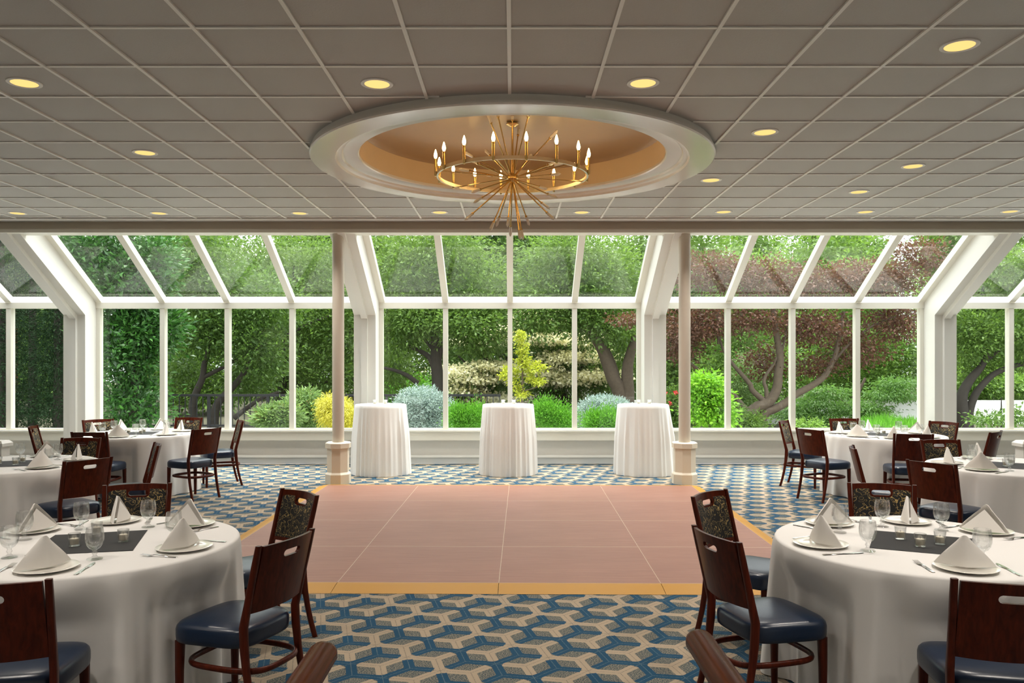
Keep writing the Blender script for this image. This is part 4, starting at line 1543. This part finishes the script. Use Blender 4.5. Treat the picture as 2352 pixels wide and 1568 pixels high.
# red maple
Y = 18.6
b = at(1730, 1000, Y)
b.z = GZ
W1 = [(1729, 1010), (1727, 977), (1724, 952), (1738, 936), (1766, 922), (1784, 893), (1788, 857), (1792, 820), (1783, 765), (1777, 718), (1775, 660)]
plant('red_maple', 'big red-leaved maple with many crooked stems in the right bay', 'tree', tuple(b),
      [(line(W1, Y), 0.17, 0.05),
       (line([(1759, 924), (1729, 897), (1722, 881), (1698, 853), (1681, 833), (1660, 800), (1650, 760)], Y), 0.07, 0.025),
       (line([(1762, 920), (1760, 894), (1755, 876), (1762, 857), (1779, 833), (1790, 800)], Y), 0.055, 0.02),
       (line([(1742, 1010), (1745, 975), (1759, 948), (1782, 938), (1809, 922), (1829, 905), (1866, 885), (1894, 863), (1909, 837), (1920, 811), (1931, 755), (1938, 715)], Y), 0.12, 0.04),
       (line([(1724, 952), (1700, 925), (1679, 900), (1650, 878), (1616, 857), (1580, 830)], Y), 0.075, 0.03),
       (line([(1792, 820), (1800, 790), (1806, 760), (1810, 710)], Y), 0.035, 0.015),
       (line([(1650, 790), (1648, 740), (1646, 700)], Y), 0.03, 0.015),
       (line([(1909, 837), (1960, 780), (2020, 740), (2080, 722)], Y), 0.035, 0.012)],
      [dict(blobs=[blob(1570, 750, 60, 45, Y, 0.9), blob(1560, 800, 45, 40, Y, 0.7), blob(1640, 740, 60, 40, Y, 1.0), blob(1740, 735, 60, 30, Y - 0.4, 0.8), blob(1760, 830, 40, 40, Y + 0.7, 0.5), blob(1860, 750, 70, 45, Y, 1.0), blob(1880, 840, 45, 35, Y + 0.4, 0.6), blob(1960, 790, 60, 60, Y + 0.2, 0.8), blob(2060, 740, 60, 45, Y, 0.8),
                   blob(1620, 625, 100, 45, Y, 1.1), blob(1740, 640, 100, 45, Y, 1.1), blob(1880, 650, 100, 40, Y, 1.1), blob(1990, 640, 90, 45, Y, 1.0), blob(2120, 590, 50, 40, Y, 0.7), blob(2060, 650, 60, 40, Y, 0.8), blob(1450, 735, 40, 14, Y, 0.4)],
            n=34000, size=0.085, mat='maple', clump=0.20, flat=0.28, per=18, width=0.5)], 'bark')
# light trees behind the maple
for q, (px, Y, bl, lab) in enumerate(((1700, 23.5, [(1700, 790, 70, 80), (1660, 880, 70, 60), (1800, 850, 60, 60), (1740, 900, 60, 40), (1720, 650, 80, 60)], 'sunlit light green tree behind the stems of the red maple'),
                                      (1960, 24.0, [(1900, 780, 80, 80), (2020, 800, 80, 70), (2080, 860, 60, 60), (2125, 790, 50, 90), (1960, 870, 60, 50), (1980, 660, 120, 70)], 'light green tree behind the outer limbs of the red maple'))):
    b = at(px, 990, Y)
    plant('garden_tree', lab, 'tree', (b.x, Y, GZ), [([(b.x, Y, GZ), (b.x + 0.1, Y, 2.5), (b.x, Y, 4)], 0.12, 0.06)],
          [dict(blobs=[blob(x, y, rx, ry, Y, 1.0) for x, y, rx, ry in bl], n=20000, size=0.12, mat='light', clump=0.26, flat=0.5, seed=20 + q)], 'bark')
# weeping green maple
Y = 20.2
b = at(1960, 990, Y)
plant('weeping_maple', 'low green weeping maple under the outer limb of the red maple', 'tree', (b.x, Y, GZ), [([(b.x, Y, GZ), (b.x + 0.05, Y, 0.7), (b.x + 0.3, Y, 1.3)], 0.06, 0.03), ([(b.x, Y, 0.5), (b.x - 0.6, Y, 0.95), (b.x - 1.0, Y, 0.9)], 0.035, 0.015)],
      [dict(blobs=[blob(1870, 925, 60, 14, Y, 0.6), blob(1900, 900, 50, 12, Y, 0.5), blob(1880, 960, 60, 22, Y, 0.7), blob(1960, 935, 50, 18, Y, 0.6), blob(2040, 905, 60, 14, Y, 0.6), blob(2060, 880, 45, 12, Y, 0.5), blob(2000, 945, 40, 20, Y, 0.6), blob(1820, 950, 35, 25, Y, 0.5)],
            n=15000, size=0.085, mat='mapleg', clump=0.16, flat=0.25, droop=0.5, width=0.35)], 'bark')
Y = 20.0
b = at(2218, 1000, Y)
b.z = GZ
plant('garden_tree', 'tree with dark forked trunk in the bay cut by the right picture edge', 'tree', tuple(b),
      [(line([(2218, 1010), (2213, 975), (2208, 930), (2212, 900), (2231, 868), (2255, 840), (2275, 800)], Y), 0.19, 0.06),
       (line([(2228, 1010), (2226, 950), (2238, 910), (2258, 882), (2286, 857), (2330, 840), (2380, 830)], Y), 0.11, 0.05),
       (line([(2255, 840), (2300, 800), (2350, 770)], Y), 0.05, 0.02)],
      [dict(blobs=[blob(2220, 770, 50, 60, Y, 0.9), blob(2290, 760, 70, 50, Y, 1.0), blob(2370, 790, 60, 60, Y, 1.0), blob(2300, 620, 80, 60, Y, 1.0), blob(2240, 840, 45, 40, Y + 0.8, 0.7), blob(2390, 640, 80, 70, Y, 1.0), blob(2160, 690, 40, 40, Y, 0.6)],
            n=18000, size=0.11, mat='mid', clump=0.22, flat=0.4)], 'darkbark')
Y = 22.8
b = at(2300, 990, Y)
plant('shrub', 'light green bushes before the white wall at the right edge', 'shrub', (b.x, Y, GZ), [([(b.x, Y, GZ), (b.x, Y, 0.7)], 0.03, 0.01)],
      [dict(blobs=[blob(2290, 880, 80, 22, Y + 2.2, 0.6), blob(2380, 885, 60, 22, Y + 2.2, 0.6), blob(2240, 870, 50, 30, Y + 2.2, 0.6)], n=6500, size=0.12, mat='light', clump=0.2)], 'darkbark')

# bright low wall
tag(MB().box(at(1420, 0, 24).x, 22, 24.0, 24.2, GZ, 0.545).build('garden_wall', M_['wallwhite']), 'bright white low garden wall beyond the trees', None, None, 'structure')

# shrubs close to the windows
def shrub(name, lab, px, Y, crowns, group=None, cat='shrub', bark='bark'):
    b = at(px, 985, Y)
    return plant(name, lab, cat, (b.x, Y, GZ), [([(b.x, Y, GZ), (b.x + 0.02, Y, 0.25), (b.x, Y, 0.5)], 0.03, 0.01)], crowns, bark, group)


shrub('blue_spruce', 'rounded pale blue spruce bush right of the left cocktail table', 972, 15.9,
      [dict(blobs=[blob(968, 930, 58, 42, 15.9, 0.48), blob(985, 960, 58, 36, 15.9, 0.45), blob(955, 950, 55, 40, 15.9, 0.45), blob(1005, 930, 34, 24, 15.8, 0.3)], n=26000, size=0.055, mat='spruce', clump=0.042, flat=0.7, per=24, width=0.30, radial=1.3, up=0.2, droop=-0.1, shell=0.22)])
shrub('blue_spruce', 'flatter pale blue spruce bush left of the right cocktail table', 1385, 16.2,
      [dict(blobs=[blob(1385, 938, 55, 28, 16.2, 0.48), blob(1360, 955, 36, 30, 16.2, 0.4), blob(1415, 950, 40, 34, 16.2, 0.4)], n=22000, size=0.055, mat='spruce', clump=0.042, flat=0.7, per=24, width=0.30, radial=1.3, up=0.2, droop=-0.1, shell=0.22)])
for px, bl, lab, sd in ((1072, [(1072, 965, 34, 26), (1095, 955, 22, 24), (1050, 960, 20, 26)], 'bright green low bush between blue spruce and middle cocktail table', 1),
                        (1268, [(1262, 955, 36, 32), (1295, 965, 26, 26), (1245, 945, 18, 22)], 'bright green low bush right of the middle cocktail table', 2),
                        (1372, [(1368, 972, 24, 22), (1404, 968, 34, 22)], 'bright green low bush in front of the flatter blue spruce', 3)):
    Y = (14.7, 15.1, 14.65)[sd - 1]
    shrub('green_bush', lab, px, Y, [dict(blobs=[blob(x, y, rx, ry, Y, 0.3) for x, y, rx, ry in bl], n=9000, size=0.052, mat='box', clump=0.065, flat=1.3, per=12, width=0.32, droop=-0.6, up=0.3, radial=0.9, seed=sd)], 'bright green low bushes outside the middle bay')
shrub('yellow_cypress', 'yellow thread-leaved cypress mound behind the left column', 775, 15.2, [dict(blobs=[blob(775, 950, 42, 36, 15.2, 0.35), blob(760, 930, 26, 22, 15.2, 0.25), blob(798, 962, 24, 26, 15.2, 0.25)], n=14000, size=0.075, mat='yellow', clump=0.05, flat=0.9, per=18, width=0.14, droop=0.9, radial=0.9, shell=0.3)])
for px, bl, lab, sd in ((640, [(625, 960, 36, 26), (660, 950, 26, 28)], 'pale green rhododendron before the black railing', 1), (706, [(700, 925, 36, 32), (712, 955, 40, 32), (685, 965, 30, 22)], 'taller pale green rhododendron beside the yellow cypress', 2)):
    Y = 14.9 + 0.75 * sd
    shrub('rhododendron', lab, px, Y, [dict(blobs=[blob(x, y, rx, ry, Y, 0.35) for x, y, rx, ry in bl], n=4600, size=0.11, mat='rhodo', clump=0.07, flat=0.6, per=10, width=0.26, radial=1.3, droop=-0.2, seed=sd),
                                      dict(name='blossoms', blobs=[blob(x, y - 6, rx, ry, Y, 0.35) for x, y, rx, ry in bl], n=160, size=0.04, mat='tip', clump=0.03, seed=sd + 5, per=8)], 'rhododendrons outside the left bay')
Y = 16.6
shrub('lime_shrub', 'sunlit lime green shrub right of the right column', 1628, Y, [dict(blobs=[blob(1620, 890, 34, 30, Y, 0.4), blob(1640, 920, 34, 34, Y, 0.4), blob(1610, 940, 30, 34, Y, 0.4), blob(1650, 950, 30, 30, Y, 0.4)], n=8500, size=0.085, mat='lime', clump=0.10, width=0.6, per=10)])
Y = 17.9
shrub('rose_bush', 'green rose bush with red blooms left of the right column', 1552, Y, [dict(blobs=[blob(1550, 930, 26, 40, Y, 0.3), blob(1560, 965, 36, 26, Y, 0.3)], n=4200, size=0.07, mat='mid', clump=0.09, width=0.55, per=10),
      dict(name='blossoms', blobs=[blob(1534, 903, 3, 3, Y - 0.4, 0.04), blob(1553, 901, 2, 2, Y - 0.4, 0.04), blob(1541, 925, 3, 3, Y - 0.4, 0.04), blob(1566, 938, 2, 2, Y - 0.4, 0.04)], n=64, size=0.035, mat='rose', clump=0.018, width=0.9, per=8)])
shrub('shrub', 'dark green undergrowth left of the maple trunk', 1690, 17.6, [dict(blobs=[blob(1675, 960, 40, 28, 17.9, 0.35), blob(1720, 972, 30, 16, 17.6, 0.3)], n=7000, size=0.075, mat='mid', clump=0.12)])
shrub('shrub', 'feathery pale green shrub behind the maple fork', 1700, 20.7, [dict(blobs=[blob(1710, 890, 34, 60, 20.7, 0.5), blob(1690, 925, 40, 35, 20.7, 0.5), blob(1715, 840, 20, 30, 20.7, 0.4)], n=7500, size=0.075, mat='rhodo', clump=0.14, width=0.3)])
shrub('ornamental_grass', 'fresh green grass clump by the right frame post', 2050, 16.0, [dict(blobs=[blob(2030, 975, 50, 12, 16, 0.3), blob(2085, 978, 30, 10, 16, 0.3)], n=2600, size=0.13, mat='box', clump=0.06, width=0.07, droop=-1.6, up=0.0, radial=0.4)], None, 'grass')
shrub('shrub', 'sparse leafy shrub in front of the white wall', 2290, 16.4, [dict(blobs=[blob(2270, 965, 45, 16, 16.4, 0.3), blob(2335, 960, 30, 22, 16.4, 0.3)], n=1100, size=0.09, mat='deep', clump=0.09, width=0.45, per=8)])
shrub('shrub', 'young maple seedling beside the sill in the right bay', 1860, 15.4, [dict(blobs=[blob(1855, 978, 40, 8, 15.4, 0.25)], n=700, size=0.10, mat='light', clump=0.08, width=0.3)])

# charcoal railing on the terrace
Y = 17.5
xa, xb = -7.9, at(1150, 0, Y).x
rl = thing('terrace_railing', 'charcoal metal railing with upright bars across the garden', 'railing', ((xa + xb) / 2, Y, GZ), 0)
ox = (xa + xb) / 2
zt, zb = at(0, 907, Y).z - GZ, at(0, 977, Y).z - GZ
MB().box(xa - ox, xb - ox, -0.03, 0.03, zt - 0.03, zt + 0.02).build('top_rail', M_['iron'], rl)
MB().box(xa - ox, xb - ox, -0.02, 0.02, zb - 0.02, zb + 0.02).build('bottom_rail', M_['iron'], rl)
bal = None
x = xa - ox + 0.06
i = 0
while x < xb - ox:
    if i % 10 == 0:
        MB().box(x - 0.03, x + 0.03, -0.03, 0.03, 0, zt - 0.03).build('post', M_['iron'], rl)
    else:
        if bal is None:
            bal = MB().box(-0.009, 0.009, -0.009, 0.009, zb + 0.02, zt - 0.03).build('baluster', M_['iron'], rl)
            o = bal
        else:
            o = bal.copy()
            COL.objects.link(o)
        o.location = (x, 0, 0)
    x += 0.128
    i += 1

# ------------------------------------------------------------------ light
W = bpy.data.worlds.new('overcast')
S.world = W
W.use_nodes = True
wt = W.node_tree
wt.nodes.clear()
tc = wt.nodes.new('ShaderNodeTexCoord')
sp = wt.nodes.new('ShaderNodeSeparateXYZ')
wt.links.new(tc.outputs['Generated'], sp.inputs[0])
rp = wt.nodes.new('ShaderNodeValToRGB')
rp.color_ramp.elements[0].position = 0.0
rp.color_ramp.elements[0].color = (0.42, 0.44, 0.46, 1)
rp.color_ramp.elements[1].position = 0.95
rp.color_ramp.elements[1].color = (1.15, 1.16, 1.18, 1)
wt.links.new(sp.outputs[2], rp.inputs[0])
bg = wt.nodes.new('ShaderNodeBackground')
bg.inputs[1].default_value = 3.9
wt.links.new(rp.outputs[0], bg.inputs[0])
wo = wt.nodes.new('ShaderNodeOutputWorld')
wt.links.new(bg.outputs[0], wo.inputs[0])

sun = bpy.data.lights.new('sun', 'SUN')
sun.energy = 7.0
sun.angle = R(45)
sun.color = (1.0, 0.95, 0.86)
so = link(bpy.data.objects.new('sun', sun))
so.rotation_euler = (R(-8), R(10), 0)          # high over the garden, veiled by cloud

SPOTS += [(-4.6, 1.9), (-1.6, 1.9), (1.6, 1.9), (4.6, 1.9), (-3.0, -1.5), (0, -1.5), (3.0, -1.5), (-6.8, 1.9), (6.8, 1.9), (-2.9, 3.3), (2.9, 3.3), (-6.6, 5.0), (6.6, 7.0)]  # unseen lamps added out of view as fill, no fixtures modelled
ld = bpy.data.lights.new('downlight_and_fill_beam', 'SPOT')  # shared by the visible downlights and the added fill lamps
ld.energy = 115.0
ld.color = (1.0, 0.92, 0.82)
ld.spot_size = R(118)
ld.spot_blend = 0.9
ld.shadow_soft_size = 0.08
fill_spot = ld.copy()
fill_spot.energy = 125.0
wall_fill = ld.copy()
wall_fill.energy = 170.0
for x in (-9, -6, -3, 0, 3, 6, 9):                       # added unseen row, brightens the rear wall for soft front fill
    o = link(bpy.data.objects.new('downlight_and_fill_beam', wall_fill))
    o.location = (x, BACK + 0.75, CEIL - 0.03)
for x, y in SPOTS:
    o = link(bpy.data.objects.new('downlight_and_fill_beam', ld if y > 2.5 else fill_spot))
    o.location = (x, y, CEIL - 0.03)

# ------------------------------------------------------------------ camera and view
cam = bpy.data.cameras.new('camera')
cam.sensor_width = 36.0
cam.sensor_fit = 'HORIZONTAL'
cam.lens = FOC / 2352 * 36.0
cam.shift_x = -(CXP - 1176) / 2352
cam.shift_y = (HOR - 784) / 2352
cam.clip_start = 0.05
cam.clip_end = 300
co = link(bpy.data.objects.new('camera', cam))
co.location = (0, 0, EYE)
co.rotation_euler = (R(90), 0, 0)
S.camera = co

S.view_settings.view_transform = 'Standard'
S.view_settings.look = 'None'
S.view_settings.gamma = 1.0
S.view_settings.use_curve_mapping = False
S.view_settings.exposure = 0.3
c = S.cycles
c.max_bounces = 8
c.diffuse_bounces = 4
c.glossy_bounces = 4
c.transmission_bounces = 4
c.transparent_max_bounces = 24
c.caustics_reflective = False
c.caustics_refractive = False
c.sample_clamp_indirect = 6.0
